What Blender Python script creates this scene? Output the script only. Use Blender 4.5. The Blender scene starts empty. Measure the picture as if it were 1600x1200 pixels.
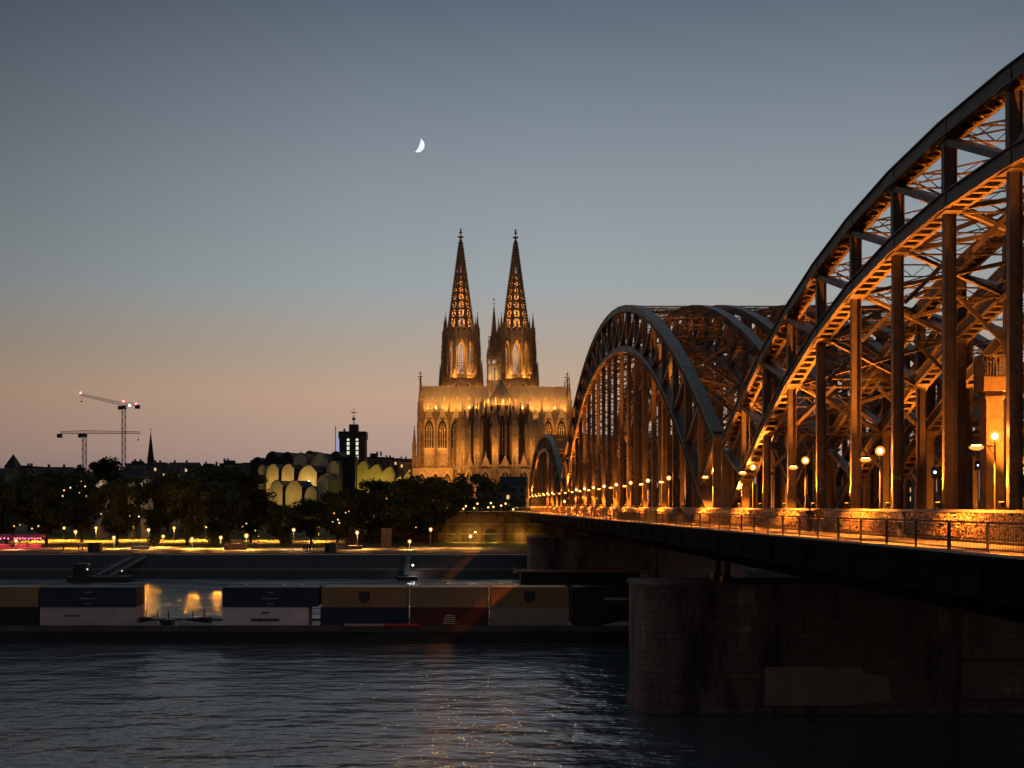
import bpy, math, random
from mathutils import Vector, Matrix
random.seed(7)
PI = math.pi
S = bpy.context.scene
COL = S.collection
H0 = 18.5                     # eye height above the river
def P(px, py, Y):             # a point at distance Y seen at that place of the 1600x1200 photo
    return ((px-708)*Y/2000.0, H0-(py-790)*Y/2000.0)
def hexc(h, k=1.0):
    h = h.lstrip('#'); o = []
    for i in (0, 2, 4):
        c = int(h[i:i+2], 16)/255.0
        o.append(k*(c/12.92 if c <= .04045 else ((c+.055)/1.055)**2.4))
    return tuple(o)

# ------------------------------------------------------------------ camera
cd = bpy.data.cameras.new('camera'); cam = bpy.data.objects.new('camera', cd); COL.objects.link(cam)
cam.location = (0, 0, H0); cam.rotation_euler = (PI/2, 0, 0)
cd.sensor_width = 36; cd.lens = 45.0; cd.shift_x = 92/1600.0; cd.shift_y = 190/1600.0
cd.clip_start = .3; cd.clip_end = 20000
S.camera = cam
S.view_settings.view_transform = 'Standard'; S.view_settings.look = 'None'
S.view_settings.exposure = .08; S.view_settings.gamma = 1
# ------------------------------------------------------------------ world: dusk sky
w = bpy.data.worlds.new('World'); S.world = w; w.use_nodes = True
nt = w.node_tree; nt.nodes.clear()
N = nt.nodes.new; L = nt.links.new
out = N('ShaderNodeOutputWorld'); bg = N('ShaderNodeBackground'); L(bg.outputs[0], out.inputs[0])
tc = N('ShaderNodeTexCoord'); sx = N('ShaderNodeSeparateXYZ'); L(tc.outputs['Generated'], sx.inputs[0])
def ramp(nt, stops, inp):
    r = nt.nodes.new('ShaderNodeValToRGB'); e = r.color_ramp.elements
    e[0].position, e[0].color = stops[0][0], (*stops[0][1], 1)
    e[1].position, e[1].color = stops[-1][0], (*stops[-1][1], 1)
    for p, c in stops[1:-1]:
        q = e.new(p); q.color = (*c, 1)
    nt.links.new(inp, r.inputs[0]); return r.outputs[0]
sky = ramp(nt, [(0, hexc('917c80')), (.02, hexc('9a8482')), (.045, hexc('ad9186')), (.085, hexc('bb9c86')),
    (.118, hexc('ab9b8b')), (.168, hexc('969d9f')), (.238, hexc('858f97')), (.305, hexc('717c87')), (.37, hexc('576370')),
    (.48, hexc('8b97a3')), (.7, hexc('7c8996')), (1, hexc('1c232c'))], sx.outputs[2])
at = N('ShaderNodeMath'); at.operation = 'ARCTAN2'; L(sx.outputs[0], at.inputs[0]); L(sx.outputs[1], at.inputs[1])
mr = N('ShaderNodeMapRange'); mr.inputs[1].default_value = -PI; mr.inputs[2].default_value = PI; L(at.outputs[0], mr.inputs[0])
def az(deg): return .5+deg/360.0
g = lambda v: (v, v, v)
azf = ramp(nt, [(0, g(.46)), (az(-120), g(.28)), (az(-90), g(.14)), (az(-38), g(.30)), (az(-20), g(.56)), (az(-12), g(.78)), (az(-4), g(.97)), (az(4), g(1.04)),
    (az(20), g(1.0)), (az(40), g(.6)), (az(90), g(.28)), (1, g(.46))], mr.outputs[0])
mul = N('ShaderNodeMix'); mul.data_type = 'RGBA'; mul.blend_type = 'MULTIPLY'; mul.inputs[0].default_value = 1
L(sky, mul.inputs[6]); L(azf, mul.inputs[7])
fz = N('ShaderNodeMapRange'); fz.inputs[1].default_value = 0; fz.inputs[2].default_value = .28; fz.inputs[3].default_value = .7; fz.inputs[4].default_value = 1; L(sx.outputs[2], fz.inputs[0]); L(fz.outputs[0], mul.inputs[0])
ns = N('ShaderNodeTexSky'); ns.sky_type = 'NISHITA'; ns.sun_disc = False
ns.sun_elevation = math.radians(-4); ns.sun_rotation = math.radians(0)
sc = N('ShaderNodeVectorMath'); sc.operation = 'SCALE'; sc.inputs[3].default_value = .05; L(ns.outputs[0], sc.inputs[0])
add = N('ShaderNodeVectorMath'); add.operation = 'ADD'; L(mul.outputs[2], add.inputs[0]); L(sc.outputs[0], add.inputs[1])
L(add.outputs[0], bg.inputs[0]); bg.inputs[1].default_value = 1.0
# faint moonlight, the only sun lamp
sl = bpy.data.lights.new('moonlight', 'SUN'); sl.energy = .005; sl.angle = math.radians(.5); sl.color = (.8, .88, 1)
so = bpy.data.objects.new('moonlight', sl); COL.objects.link(so); so.rotation_euler = (math.radians(-73), 0, math.radians(-2))

# ------------------------------------------------------------------ materials
MATS = {}
def mat(name, col, rough=.6, metal=0, var=.25, scale=3.0, bump=0.0, stretch=(1, 1, 1), spec=.4, col2=None, objc=True, detail=5):
    if name in MATS: return MATS[name]
    m = bpy.data.materials.new(name); m.use_nodes = True; t = m.node_tree; b = t.nodes['Principled BSDF']
    b.inputs['Roughness'].default_value = rough; b.inputs['Metallic'].default_value = metal
    b.inputs['Specular IOR Level'].default_value = spec
    c = t.nodes.new('ShaderNodeTexCoord'); mp = t.nodes.new('ShaderNodeMapping'); mp.inputs[3].default_value = stretch
    t.links.new(c.outputs['Object'], mp.inputs[0])
    n = t.nodes.new('ShaderNodeTexNoise'); n.inputs['Scale'].default_value = scale; n.inputs['Detail'].default_value = detail
    n.inputs['Roughness'].default_value = .65
    t.links.new(mp.outputs[0], n.inputs[0])
    lo = tuple(max(0, x*(1-var)) for x in col); hi = col2 or tuple(min(1, x*(1+var)) for x in col)
    o = ramp(t, [(.32, lo), (.68, hi)], n.outputs[0]); t.links.new(o, b.inputs['Base Color'])
    if bump:
        bp = t.nodes.new('ShaderNodeBump'); bp.inputs['Strength'].default_value = bump; bp.inputs['Distance'].default_value = .2
        t.links.new(n.outputs[0], bp.inputs['Height']); t.links.new(bp.outputs[0], b.inputs['Normal'])
    MATS[name] = m; return m
def emis(name, col, strength):
    if name in MATS: return MATS[name]
    m = bpy.data.materials.new(name); m.use_nodes = True; t = m.node_tree; t.nodes.clear()
    e = t.nodes.new('ShaderNodeEmission'); e.inputs[0].default_value = (*col, 1); e.inputs[1].default_value = strength
    o = t.nodes.new('ShaderNodeOutputMaterial'); t.links.new(e.outputs[0], o.inputs[0]); MATS[name] = m; return m
def brick(name, c1, c2, mortar, scale, bw=.5, bh=.25, rough=.85, bump=.4, axes='XZ', stain=.5):
    m = bpy.data.materials.new(name); m.use_nodes = True; t = m.node_tree; b = t.nodes['Principled BSDF']
    b.inputs['Roughness'].default_value = rough
    c = t.nodes.new('ShaderNodeTexCoord'); s = t.nodes.new('ShaderNodeSeparateXYZ'); k = t.nodes.new('ShaderNodeCombineXYZ')
    t.links.new(c.outputs['Object'], s.inputs[0])
    ad = t.nodes.new('ShaderNodeMath'); ad.operation = 'ADD'; t.links.new(s.outputs[0], ad.inputs[0]); t.links.new(s.outputs[1], ad.inputs[1])
    t.links.new(ad.outputs[0], k.inputs[0]); t.links.new(s.outputs[2], k.inputs[1])
    br = t.nodes.new('ShaderNodeTexBrick'); br.inputs['Scale'].default_value = scale
    br.inputs['Color1'].default_value = (*c1, 1); br.inputs['Color2'].default_value = (*c2, 1); br.inputs['Mortar'].default_value = (*mortar, 1)
    br.inputs['Mortar Size'].default_value = .028; br.inputs['Brick Width'].default_value = bw; br.inputs['Row Height'].default_value = bh
    t.links.new(k.outputs[0], br.inputs[0])
    n = t.nodes.new('ShaderNodeTexNoise'); n.inputs['Scale'].default_value = .35; n.inputs['Detail'].default_value = 8; n.inputs['Roughness'].default_value = .7
    mp = t.nodes.new('ShaderNodeMapping'); mp.inputs[3].default_value = (1, 1, .3); t.links.new(c.outputs['Object'], mp.inputs[0]); t.links.new(mp.outputs[0], n.inputs[0])
    r = ramp(t, [(.38, g(stain)), (.5, g(1)), (.60, g(1.0)), (.70, g(2.4))], n.outputs[0])
    mx = t.nodes.new('ShaderNodeMix'); mx.data_type = 'RGBA'; mx.blend_type = 'MULTIPLY'; mx.inputs[0].default_value = 1
    t.links.new(br.outputs[0], mx.inputs[6]); t.links.new(r, mx.inputs[7]); t.links.new(mx.outputs[2], b.inputs['Base Color'])
    bp = t.nodes.new('ShaderNodeBump'); bp.inputs['Strength'].default_value = bump; bp.inputs['Distance'].default_value = .05
    t.links.new(br.outputs[1], bp.inputs['Height']); bp.invert = True; t.links.new(bp.outputs[0], b.inputs['Normal'])
    MATS[name] = m; return m

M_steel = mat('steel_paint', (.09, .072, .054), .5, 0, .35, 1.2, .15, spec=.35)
M_steel_far = M_steel
M_dark = mat('dark_metal', (.025, .026, .028), .5, .2, .3, 3)
M_rail = mat('rail_paint', (.03, .032, .03), .5, .2, .3, 3)
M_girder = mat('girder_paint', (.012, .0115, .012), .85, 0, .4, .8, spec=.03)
M_walk = mat('walkway_asphalt', (.20, .18, .16), .8, 0, .3, 2.0, .2)
M_curb = mat('kerb_stone', (.40, .38, .34), .8, 0, .2, 2.0, .2)
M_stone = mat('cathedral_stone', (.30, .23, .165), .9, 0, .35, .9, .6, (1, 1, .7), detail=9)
M_shade = mat('gap_shade_stone', (.05, .037, .03), .9, 0, .4, .9, .5)  # shade of the deep choir gaps put into a darker stone colour
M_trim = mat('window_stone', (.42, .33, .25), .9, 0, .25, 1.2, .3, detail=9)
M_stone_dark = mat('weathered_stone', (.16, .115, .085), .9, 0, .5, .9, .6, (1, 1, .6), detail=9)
M_roof = mat('lead_roof', (.38, .31, .23), .6, 0, .18, .35, .2, (1, 1, .25), detail=8)
M_glass = mat('church_glass', (.02, .018, .016), .7, 0, .4, 2)
M_pier = brick('pier_masonry', (.27, .17, .135), (.21, .13, .105), (.10, .065, .055), 1, 1.5, .6, stain=.25)
M_abut = brick('abutment_masonry', (.17, .10, .06), (.11, .065, .04), (.03, .022, .017), 1, 3.0, 1.3, stain=.3)
M_quay = mat('quay_stone', (.035, .032, .034), .8, 0, .35, .5, .3, (1, 1, .5))
M_ledge = mat('ledge_stone', (.24, .17, .12), .8, 0, .3, .8, .3)
M_prom = mat('promenade_paving', (.20, .13, .055), .85, 0, .3, .3, .2)
M_grass = mat('grass', (.16, .13, .04), .95, 0, .5, .15, .4)
M_bark = mat('bark', (.055, .045, .035), .9, 0, .4, 3, .5)
M_leaf = mat('leaves', (.055, .065, .024), .8, 0, .5, .35, 0, spec=.15)
M_leaf2 = mat('light_leaves', (.055, .062, .018), .8, 0, .5, .35, 0, spec=.15)
M_city = mat('city_wall', (.13, .11, .10), .9, 0, .35, .12)
M_cityroof = mat('slate_roof', (.02, .02, .023), .8, 0, .35, .2)
M_black = mat('near_black', (.012, .013, .015), .6, 0, .3, 1)
M_win = emis('warm_window', (1, .62, .28), .8)
M_winw = emis('white_window', (.95, .95, 1), 1.3)

# ------------------------------------------------------------------ mesh builder
class MB:
    def __init__(s, T=None): s.v = []; s.f = []; s.T = T
    def add(s, vs, fs):
        o = len(s.v)
        if s.T is not None: vs = [s.T @ Vector(p) for p in vs]
        s.v += [tuple(p) for p in vs]; s.f += [tuple(i+o for i in f) for f in fs]; return s
    def box(s, x0, x1, y0, y1, z0, z1):
        return s.add([(x0,y0,z0),(x1,y0,z0),(x1,y1,z0),(x0,y1,z0),(x0,y0,z1),(x1,y0,z1),(x1,y1,z1),(x0,y1,z1)],
            [(0,3,2,1),(4,5,6,7),(0,1,5,4),(1,2,6,5),(2,3,7,6),(3,0,4,7)])
    def cb(s, x, y, z, a, b, c): return s.box(x-a/2, x+a/2, y-b/2, y+b/2, z-c/2, z+c/2)
    def bar(s, p, q, w, h, up=(0, 0, 1)):
        p = Vector(p); q = Vector(q); d = (q-p)
        if d.length < 1e-6: return s
        d.normalize(); u = Vector(up)
        if abs(d.dot(u)) > .98: u = Vector((0, 1, 0))
        sd = d.cross(u).normalized()*w/2; n = sd.cross(d).normalized()*h/2
        return s.add([p-sd-n, p+sd-n, p+sd+n, p-sd+n, q-sd-n, q+sd-n, q+sd+n, q-sd+n],
            [(0,1,2,3),(7,6,5,4),(0,4,5,1),(1,5,6,2),(2,6,7,3),(3,7,4,0)])
    def cone(s, x, y, z0, z1, r0, r1, n=8, a0=None, sxy=(1, 1)):
        a0 = PI/n if a0 is None else a0; vs = []
        for z, r in ((z0, r0), (z1, r1)):
            vs += [(x+r*sxy[0]*math.cos(a0+2*PI*i/n), y+r*sxy[1]*math.sin(a0+2*PI*i/n), z) for i in range(n)]
        fs = [(i, (i+1) % n, n+(i+1) % n, n+i) for i in range(n)]+[tuple(range(n))[::-1], tuple(range(n, 2*n))]
        return s.add(vs, fs)
    def tube(s, p, q, r, n=8, r2=None):
        p = Vector(p); q = Vector(q); d = (q-p).normalized(); u = Vector((0, 0, 1)) if abs(d.z) < .95 else Vector((0, 1, 0))
        a = d.cross(u).normalized(); b = a.cross(d); r2 = r if r2 is None else r2
        vs = [p+(a*math.cos(2*PI*i/n)+b*math.sin(2*PI*i/n))*r for i in range(n)]+[q+(a*math.cos(2*PI*i/n)+b*math.sin(2*PI*i/n))*r2 for i in range(n)]
        return s.add(vs, [(i, (i+1) % n, n+(i+1) % n, n+i) for i in range(n)]+[tuple(range(n))[::-1], tuple(range(n, 2*n))])
    def prism(s, pts, a, b, axis='z'):       # polygon extruded along an axis
        n = len(pts); vs = []
        for t in (a, b):
            for (p, q) in pts:
                vs.append({'z': (p, q, t), 'y': (p, t, q), 'x': (t, p, q)}[axis])
        return s.add(vs, [(i, (i+1) % n, n+(i+1) % n, n+i) for i in range(n)]+[tuple(range(n))[::-1], tuple(range(n, 2*n))])
    def ball(s, x, y, z, r, n=10, m=6, sc=(1, 1, 1)):
        vs = [(x, y, z+r*sc[2])]
        for j in range(1, m):
            t = PI*j/m
            vs += [(x+r*sc[0]*math.sin(t)*math.cos(2*PI*i/n), y+r*sc[1]*math.sin(t)*math.sin(2*PI*i/n), z+r*sc[2]*math.cos(t)) for i in range(n)]
        vs.append((x, y, z-r*sc[2])); fs = [(0, 1+i, 1+(i+1) % n) for i in range(n)]
        for j in range(m-2):
            o = 1+j*n; fs += [(o+i, o+n+i, o+n+(i+1) % n, o+(i+1) % n) for i in range(n)]
        o = 1+(m-2)*n; fs += [(o+(i+1) % n, o+i, len(vs)-1) for i in range(n)]
        return s.add(vs, fs)
    def build(s, name, m, parent=None, smooth=False):
        me = bpy.data.meshes.new(name); me.from_pydata(s.v, [], s.f); me.update()
        me.materials.append(m)
        if smooth: me.polygons.foreach_set('use_smooth', [True]*len(me.polygons))
        o = bpy.data.objects.new(name, me); COL.objects.link(o)
        if parent: o.parent = parent
        return o
def tag(o, label, cat, group=None):
    o['label'] = label; o['category'] = cat
    if group: o['group'] = group
    return o
def struct(o, k='structure'): o['kind'] = k; return o
def thing(name, label, cat, loc=(0, 0, 0), group=None, rz=0):
    o = bpy.data.objects.new(name, None); o.empty_display_size = .3; COL.objects.link(o); o.location = loc; o.rotation_euler = (0, 0, rz)
    return tag(o, label, cat, group)
KIDS = {}
def kids(o): return [c for c in bpy.data.objects if c.parent == o]
def dup(o, loc=None, label=None, rz=None, scale=None, parent=None, cache={}):
    c = o.copy(); COL.objects.link(c)
    if parent: c.parent = parent
    if loc is not None: c.location = loc
    if label: c['label'] = label
    if rz is not None: c.rotation_euler = (0, 0, rz)
    if scale is not None: c.scale = scale if hasattr(scale, '__len__') else (scale,)*3
    if o.name not in cache: cache[o.name] = kids(o)
    for ch in cache[o.name]: dup(ch, parent=c)
    return c
LG = .85
def light(kind, name, loc, energy, col, parent=None, radius=.2, target=None, cone=90, blend=.6):
    l = bpy.data.lights.new(name, kind); l.energy = energy; l.color = col; l.shadow_soft_size = radius
    o = bpy.data.objects.new(name, l); COL.objects.link(o); o.location = loc
    if kind == 'SPOT': l.spot_size = math.radians(cone); l.spot_blend = blend
    if target is not None:
        o.rotation_euler = (Vector(target)-Vector(loc)).to_track_quat('-Z', 'Y').to_euler()
    if parent: o.parent = parent
    return o
ORANGE = (1, .265, .023); GOLD = (1, .40, .06); YELLOW = (1, .47, .06)
ORD = 'first second third fourth fifth sixth seventh eighth ninth tenth eleventh twelfth thirteenth fourteenth fifteenth sixteenth seventeenth eighteenth nineteenth twentieth'.split()+['twenty '+q for q in 'first second third fourth fifth sixth seventh eighth ninth'.split()]

# ================================================================== THE SETTING
def sheet(name, prof, x0, x1, m, nx=1):
    b = MB(); vs = []; n = len(prof)
    for i in range(nx+1):
        x = x0+(x1-x0)*i/nx
        vs += [(x, y, z) for y, z in prof]
    fs = [(i*n+j, (i+1)*n+j, (i+1)*n+j+1, i*n+j+1) for i in range(nx) for j in range(n-1)]
    b.add(vs, fs); o = b.build(name, m); return struct(o)
# river
wm = bpy.data.materials.new('river_water'); wm.use_nodes = True; t = wm.node_tree; b = t.nodes['Principled BSDF']
b.inputs['Base Color'].default_value = (.12, .14, .158, 1); b.inputs['Roughness'].default_value = .07; b.inputs['IOR'].default_value = 1.65
c = t.nodes.new('ShaderNodeTexCoord')
def wave(scale, stretch, rot, dist, strength, prev=None, detail=3):
    mp = t.nodes.new('ShaderNodeMapping'); mp.inputs[3].default_value = stretch; mp.inputs[2].default_value = (0, 0, math.radians(rot))
    t.links.new(c.outputs['Object'], mp.inputs[0])
    n = t.nodes.new('ShaderNodeTexNoise'); n.inputs['Scale'].default_value = scale; n.inputs['Detail'].default_value = detail; n.inputs['Roughness'].default_value = .55
    t.links.new(mp.outputs[0], n.inputs[0])
    bp = t.nodes.new('ShaderNodeBump'); bp.inputs['Distance'].default_value = dist; bp.inputs['Strength'].default_value = strength
    t.links.new(n.outputs[0], bp.inputs['Height'])
    if prev: t.links.new(prev.outputs[0], bp.inputs['Normal'])
    return bp
b0 = wave(.05, (1.6, 2, 1), -6, 1.6, .9, None, 3)
b1 = wave(.16, (.8, 1.6, 1), 8, .9, .8, b0, 3)
b2 = wave(.8, (.9, 1.15, 1), -7, .22, 1.0, b1, 4)
b3 = wave(2.6, (.8, 1.3, 1), 20, .04, .9, b2, 3)
t.links.new(b3.outputs[0], b.inputs['Normal'])
sheet('water', [(30, 0), (335, 0)], -4000, 4000, wm, 1)
# the far bank
sheet('quay', [(320, -2), (322, 0), (325.5, 2.0), (328, 2.05), (328.05, 2.3), (335.6, 5.65)], -1600, 1600, M_quay)
sheet('pavement', [(335.6, 5.68), (336.1, 5.95), (352, 6.0)], -1600, 1600, mat('quay_paving', (.08, .058, .035), .85, 0, .3, .5, .2))
sheet('promenade', [(352, 5.996), (385, 6.3)], -1600, 1600, M_prom)
sheet('lawn', [(385, 6.3), (400, 6.6), (440, 8.5), (520, 13), (620, 16.5), (9000, 17.5)], -9000, 9000, M_grass, 1)
lb = MB().box(-1600, 1600, 327.9, 328.6, 2.02, 2.42); struct(lb.build('quay_ledge', M_ledge))
# the near bank and the terrace the view is taken from
struct(MB().box(-400, 400, -60, 4.5, -2, 16.72).build('terrace', M_curb))
struct(MB().box(-1600, 1600, 4.6, 34, -2, 4.5).build('near_bank', M_quay))
b = MB(); rr = random.Random(3); prof = []
for i in range(61):
    x = -3200+i*110; prof.append((x, 22+18*math.sin(i*.35)+8*math.sin(i*1.3)+rr.uniform(0, 6)))
b.prism([(-3200, 0)]+prof+[(3400, 0)], 5200, 5600, 'y'); struct(b.build('hills', M_cityroof))

# ================================================================== BRIDGE
DZ = 16.75                                     # walkway level
SP = [dict(c=57.0, h=60.0, n=16, up=lambda d: H0+5.9+13.5*(1-(abs(d)/60.0)**2.2), lo=lambda d: DZ+17.5*(1-min(1, abs(d)/60.0)**2.2)),
      dict(c=205.0, h=84.0, n=22, up=lambda d: H0+7.0+23.1*(1-(abs(d)/84.0)**2.05), lo=lambda d: DZ+25.8*(1-min(1, abs(d)/81.5)**2.35))]
def lattice(b, p, q, depth, w=.07, bay=.9, up=(0, 0, 1)):
    p = Vector(p); q = Vector(q); d = (q-p); Ln = d.length; d.normalize(); sd = d.cross(Vector(up)).normalized(); n = sd.cross(d).normalized()*depth/2
    b.bar(p+n, q+n, w*2.6, w, up); b.bar(p-n, q-n, w*2.6, w, up)
    k = max(2, int(Ln/bay))
    for i in range(k):
        a = p+d*Ln*i/k; c = p+d*Ln*(i+1)/k
        s_ = 1 if i % 2 else -1
        b.bar(a+n*s_, c-n*s_, w*.9, w*.6, up)
def chord(b, pts, X, fn_ladder, w=.95, dep=1.0):
    for (y0, z0), (y1, z1) in zip(pts[:-1], pts[1:]):
        p = Vector((X, y0, z0-dep/2)); q = Vector((X, y1, z1-dep/2)); d = (q-p).normalized(); n = Vector((0, -d.z, d.y))
        if n.z < 0: n = -n
        for s_ in (-1, 1):
            o = Vector((s_*(w/2-.05), 0, 0)); b.bar(p+o, q+o, .07, dep, n)
            o2 = Vector((s_*(w/2-.0), 0, 0))-n*(dep/2-.05); b.bar(p+o2, q+o2, .26, .05, n)
        b.bar(p+n*(dep/2+.03), q+n*(dep/2+.03), w+.22, .06, n)
        Ln = (q-p).length; k = int(Ln/.95)
        for i in range(k):
            a = p+d*Ln*(i+.15)/k-n*(dep/2-.02); c = p+d*Ln*(i+.85)/k-n*(dep/2-.02)
            if fn_ladder:
                m_ = (a+c)/2; b.bar(m_-Vector((w/2, 0, 0)), m_+Vector((w/2, 0, 0)), .34, .05, n)
            else:
                x_ = Vector((w/2-.03, 0, 0)); b.bar(a-x_, c+x_, .09, .03, n); b.bar(a+x_, c-x_, .09, .03, n)
        # gusset at node
        b.bar(p-n*.1-d*.7, p-n*.1+d*.7, w+.04, dep*.98, n)
ARCH_X = [(25.0, 34.5), (38.0, 47.5), (51.0, 60.5)]
def build_arch(sp, label, grp):
    T = thing('arch_span', label, 'bridge arch', (25.0, sp['c'], DZ), grp)
    c, h, n = sp['c'], sp['h'], sp['n']; st = 2*h/n
    nodes = [(-h+i*st) for i in range(n+1)]
    U = [(d, sp['up'](d)-DZ) for d in nodes]; Lo = [(d, sp['lo'](d)-DZ) for d in nodes]
    for X in (0.0, 9.5):
        b = MB(); chord(b, U, X, False, .92, .85); b.build('upper_chord', M_steel, T)
        lo2 = Lo[:]
        b = MB(); chord(b, lo2, X, True, .92, .82); b.build('lower_chord', M_steel, T)
        # light handrail line bars on top of chord (inspection steps)
        for i in range(n+1):
            d = nodes[i]; zu = U[i][1]; zl = Lo[i][1]
            if i not in (0, n):
                b = MB(); top = zl-.9
                if top > .4:
                    b.box(X-.27, X+.27, d-.02, d+.02, 0, top)
                    for s_ in (-1, 1): b.box(X+s_*.28-.02, X+s_*.28+.02, d-.17, d+.17, 0, top)
                    b.build('hanger', M_steel, T)
            b = MB(); wz = .30 if i not in (0, n) else .42
            z0 = zl-.1 if i not in (0, n) else 0
            b.box(X-wz, X+wz, d-.03, d+.03, z0, zu-.9)
            for s_ in (-1, 1): b.box(X+s_*wz-.03, X+s_*wz+.03, d-.2, d+.2, z0, zu-.9)
            b.build('post', M_steel, T)
        for i in range(n):
            a, e = (i, i+1) if i < n//2 else (i+1, i)
            if i == n//2-1 or i == n//2: pass
            b = MB(); p = (X, nodes[a], U[a][1]-.9); q = (X, nodes[e], Lo[e][1]-.3)
            b.bar(p, q, .62, .30, (1, 0, 0)) if False else b.bar(p, q, .66, .34)
            b.build('diagonal', M_steel, T)
    for i in range(0, n+1):
        b = MB(); z = U[i][1]-.5; lattice(b, (.4, nodes[i], z), (9.1, nodes[i], z), .8); b.build('cross_girder', M_steel, T)
        z = Lo[i][1]-.5
        if z > 7:
            b = MB(); lattice(b, (.4, nodes[i], z), (9.1, nodes[i], z), .6, .08, 1.1); b.build('cross_girder', M_steel, T)
            # portal knee braces
            for xa, xb in ((.4, 3.2), (9.1, 6.3)): MB().bar((xa, nodes[i], z-3.0), (xb, nodes[i], z-.2), .22, .2, (0, 1, 0)).build('knee_brace', M_steel, T)
    for i in range(n):
        b = MB()
        for (xa, xb) in ((.4, 9.1), (9.1, .4)):
            lattice(b, (xa, nodes[i], U[i][1]-.55), (xb, nodes[i+1], U[i+1][1]-.55), .45, .06, 1.0)
        b.build('wind_bracing', M_steel, T)
        if min(Lo[i][1], Lo[i+1][1]) > 5:
            b = MB()
            for (xa, xb) in ((.4, 9.1), (9.1, .4)):
                b.bar((xa, nodes[i], Lo[i][1]-.6), (xb, nodes[i+1], Lo[i+1][1]-.6), .24, .22)
            b.build('wind_bracing', M_steel, T)
    # sway frames between the two trusses (inclined struts inside the crescent)
    for i in range(2, n-1, 2):
        b = MB(); zu, zl = U[i][1]-.9, Lo[i][1]-.5
        b.bar((.3, nodes[i], zl), (9.2, nodes[i], zu), .26, .24, (0, 1, 0)); b.bar((9.2, nodes[i]+.4, zl), (.3, nodes[i]+.4, zu), .26, .24, (0, 1, 0))
        b.build('sway_brace', M_steel, T)
    return T
names = [('nearest', 'front'), ('tall middle', 'front'), ('small far', 'front')]
A1 = build_arch(SP[0], 'nearest riveted steel arch rising past the right edge, first arch beside the walkway', 'steel bridge arches')
A2 = build_arch(SP[1], 'tallest steel arch beside the walkway, the middle one of the front row', 'steel bridge arches')
A3 = dup(A1, (25, 353, DZ), 'small far steel arch beside the walkway, right in front of the cathedral')
for k, rowname in ((13.0, 'middle row'), (26.0, 'rear row')):
    dup(A1, (25+k, 57, DZ), 'near steel arch in the %s of the bridge, behind the nearest walkway arch' % rowname)
    dup(A2, (25+k, 205, DZ), 'tall central steel arch in the %s of the bridge, behind the front one' % rowname)
    dup(A3, (25+k, 353, DZ), 'far steel arch in the %s of the bridge, at the cathedral end' % rowname)
# deck
T = thing('bridge_deck', 'long dark bridge deck with orange lit walkway leading towards the cathedral', 'bridge deck', (19, 0, DZ))
Y0, Y1 = -10, 425
def part(mb, name, m, root):
    o = mb.build(name, m, root); o.location = -root.location if root.rotation_euler.z == 0 else o.location
    return o
b = MB().box(18.95, 24.55, Y0, Y1, DZ-.35, DZ); part(b, 'walkway', M_walk, T)
b = MB().box(18.72, 18.945, Y0, Y1, DZ-.03, DZ+.07); part(b, 'kerb', M_curb, T)
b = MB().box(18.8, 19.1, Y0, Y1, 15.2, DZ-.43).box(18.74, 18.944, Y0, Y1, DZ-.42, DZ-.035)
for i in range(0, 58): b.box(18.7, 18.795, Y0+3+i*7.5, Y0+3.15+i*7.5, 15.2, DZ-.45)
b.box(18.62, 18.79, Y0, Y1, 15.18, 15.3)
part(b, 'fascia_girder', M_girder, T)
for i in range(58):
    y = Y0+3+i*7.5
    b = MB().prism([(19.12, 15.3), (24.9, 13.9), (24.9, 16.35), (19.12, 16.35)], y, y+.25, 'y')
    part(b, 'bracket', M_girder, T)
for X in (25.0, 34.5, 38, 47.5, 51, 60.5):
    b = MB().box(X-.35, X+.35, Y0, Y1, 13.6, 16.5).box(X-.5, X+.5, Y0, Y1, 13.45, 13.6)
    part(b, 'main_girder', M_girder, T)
b = MB()
for x0, x1 in ((25.4, 34.1), (34.9, 37.6), (38.4, 47.1), (47.9, 50.6), (51.4, 60.1)): b.box(x0, x1, Y0, Y1, 15.9, 16.45)
part(b, 'track_bed', M_walk, T)
b = MB()
for x0 in (27.5, 31.3, 40.5, 44.3, 53.5, 57.3):
    for dx in (0, 1.43): b.box(x0+dx-.04, x0+dx+.04, Y0, Y1, 16.452, 16.62)
part(b, 'rails', M_dark, T)
# guard railing
T = thing('guard_railing', 'dark steel railing with thin vertical bars along the open edge of the walkway', 'railing', (19.2, 0, DZ))
b = MB().box(19.17, 19.25, Y0, Y1, DZ+1.1, DZ+1.17); part(b, 'handrail', M_rail, T)
b = MB().box(19.19, 19.23, Y0, Y1, DZ+.14, DZ+.19).box(19.19, 19.23, Y0, Y1, DZ+1.0, DZ+1.03)
y = Y0
while y < 150: b.box(19.203, 19.217, y, y+.014, DZ+.19, DZ+1.0); y += .125
part(b, 'bars', M_rail, T)
for i in range(100):
    y = 46.0+3.57*i-10*3.57
    b = MB().box(19.165, 19.255, y-.04, y+.04, DZ-.05, DZ+1.1).box(19.12, 19.3, y-.08, y+.08, DZ+.004, DZ+.05)
    part(b, 'post', M_rail, T)
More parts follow.
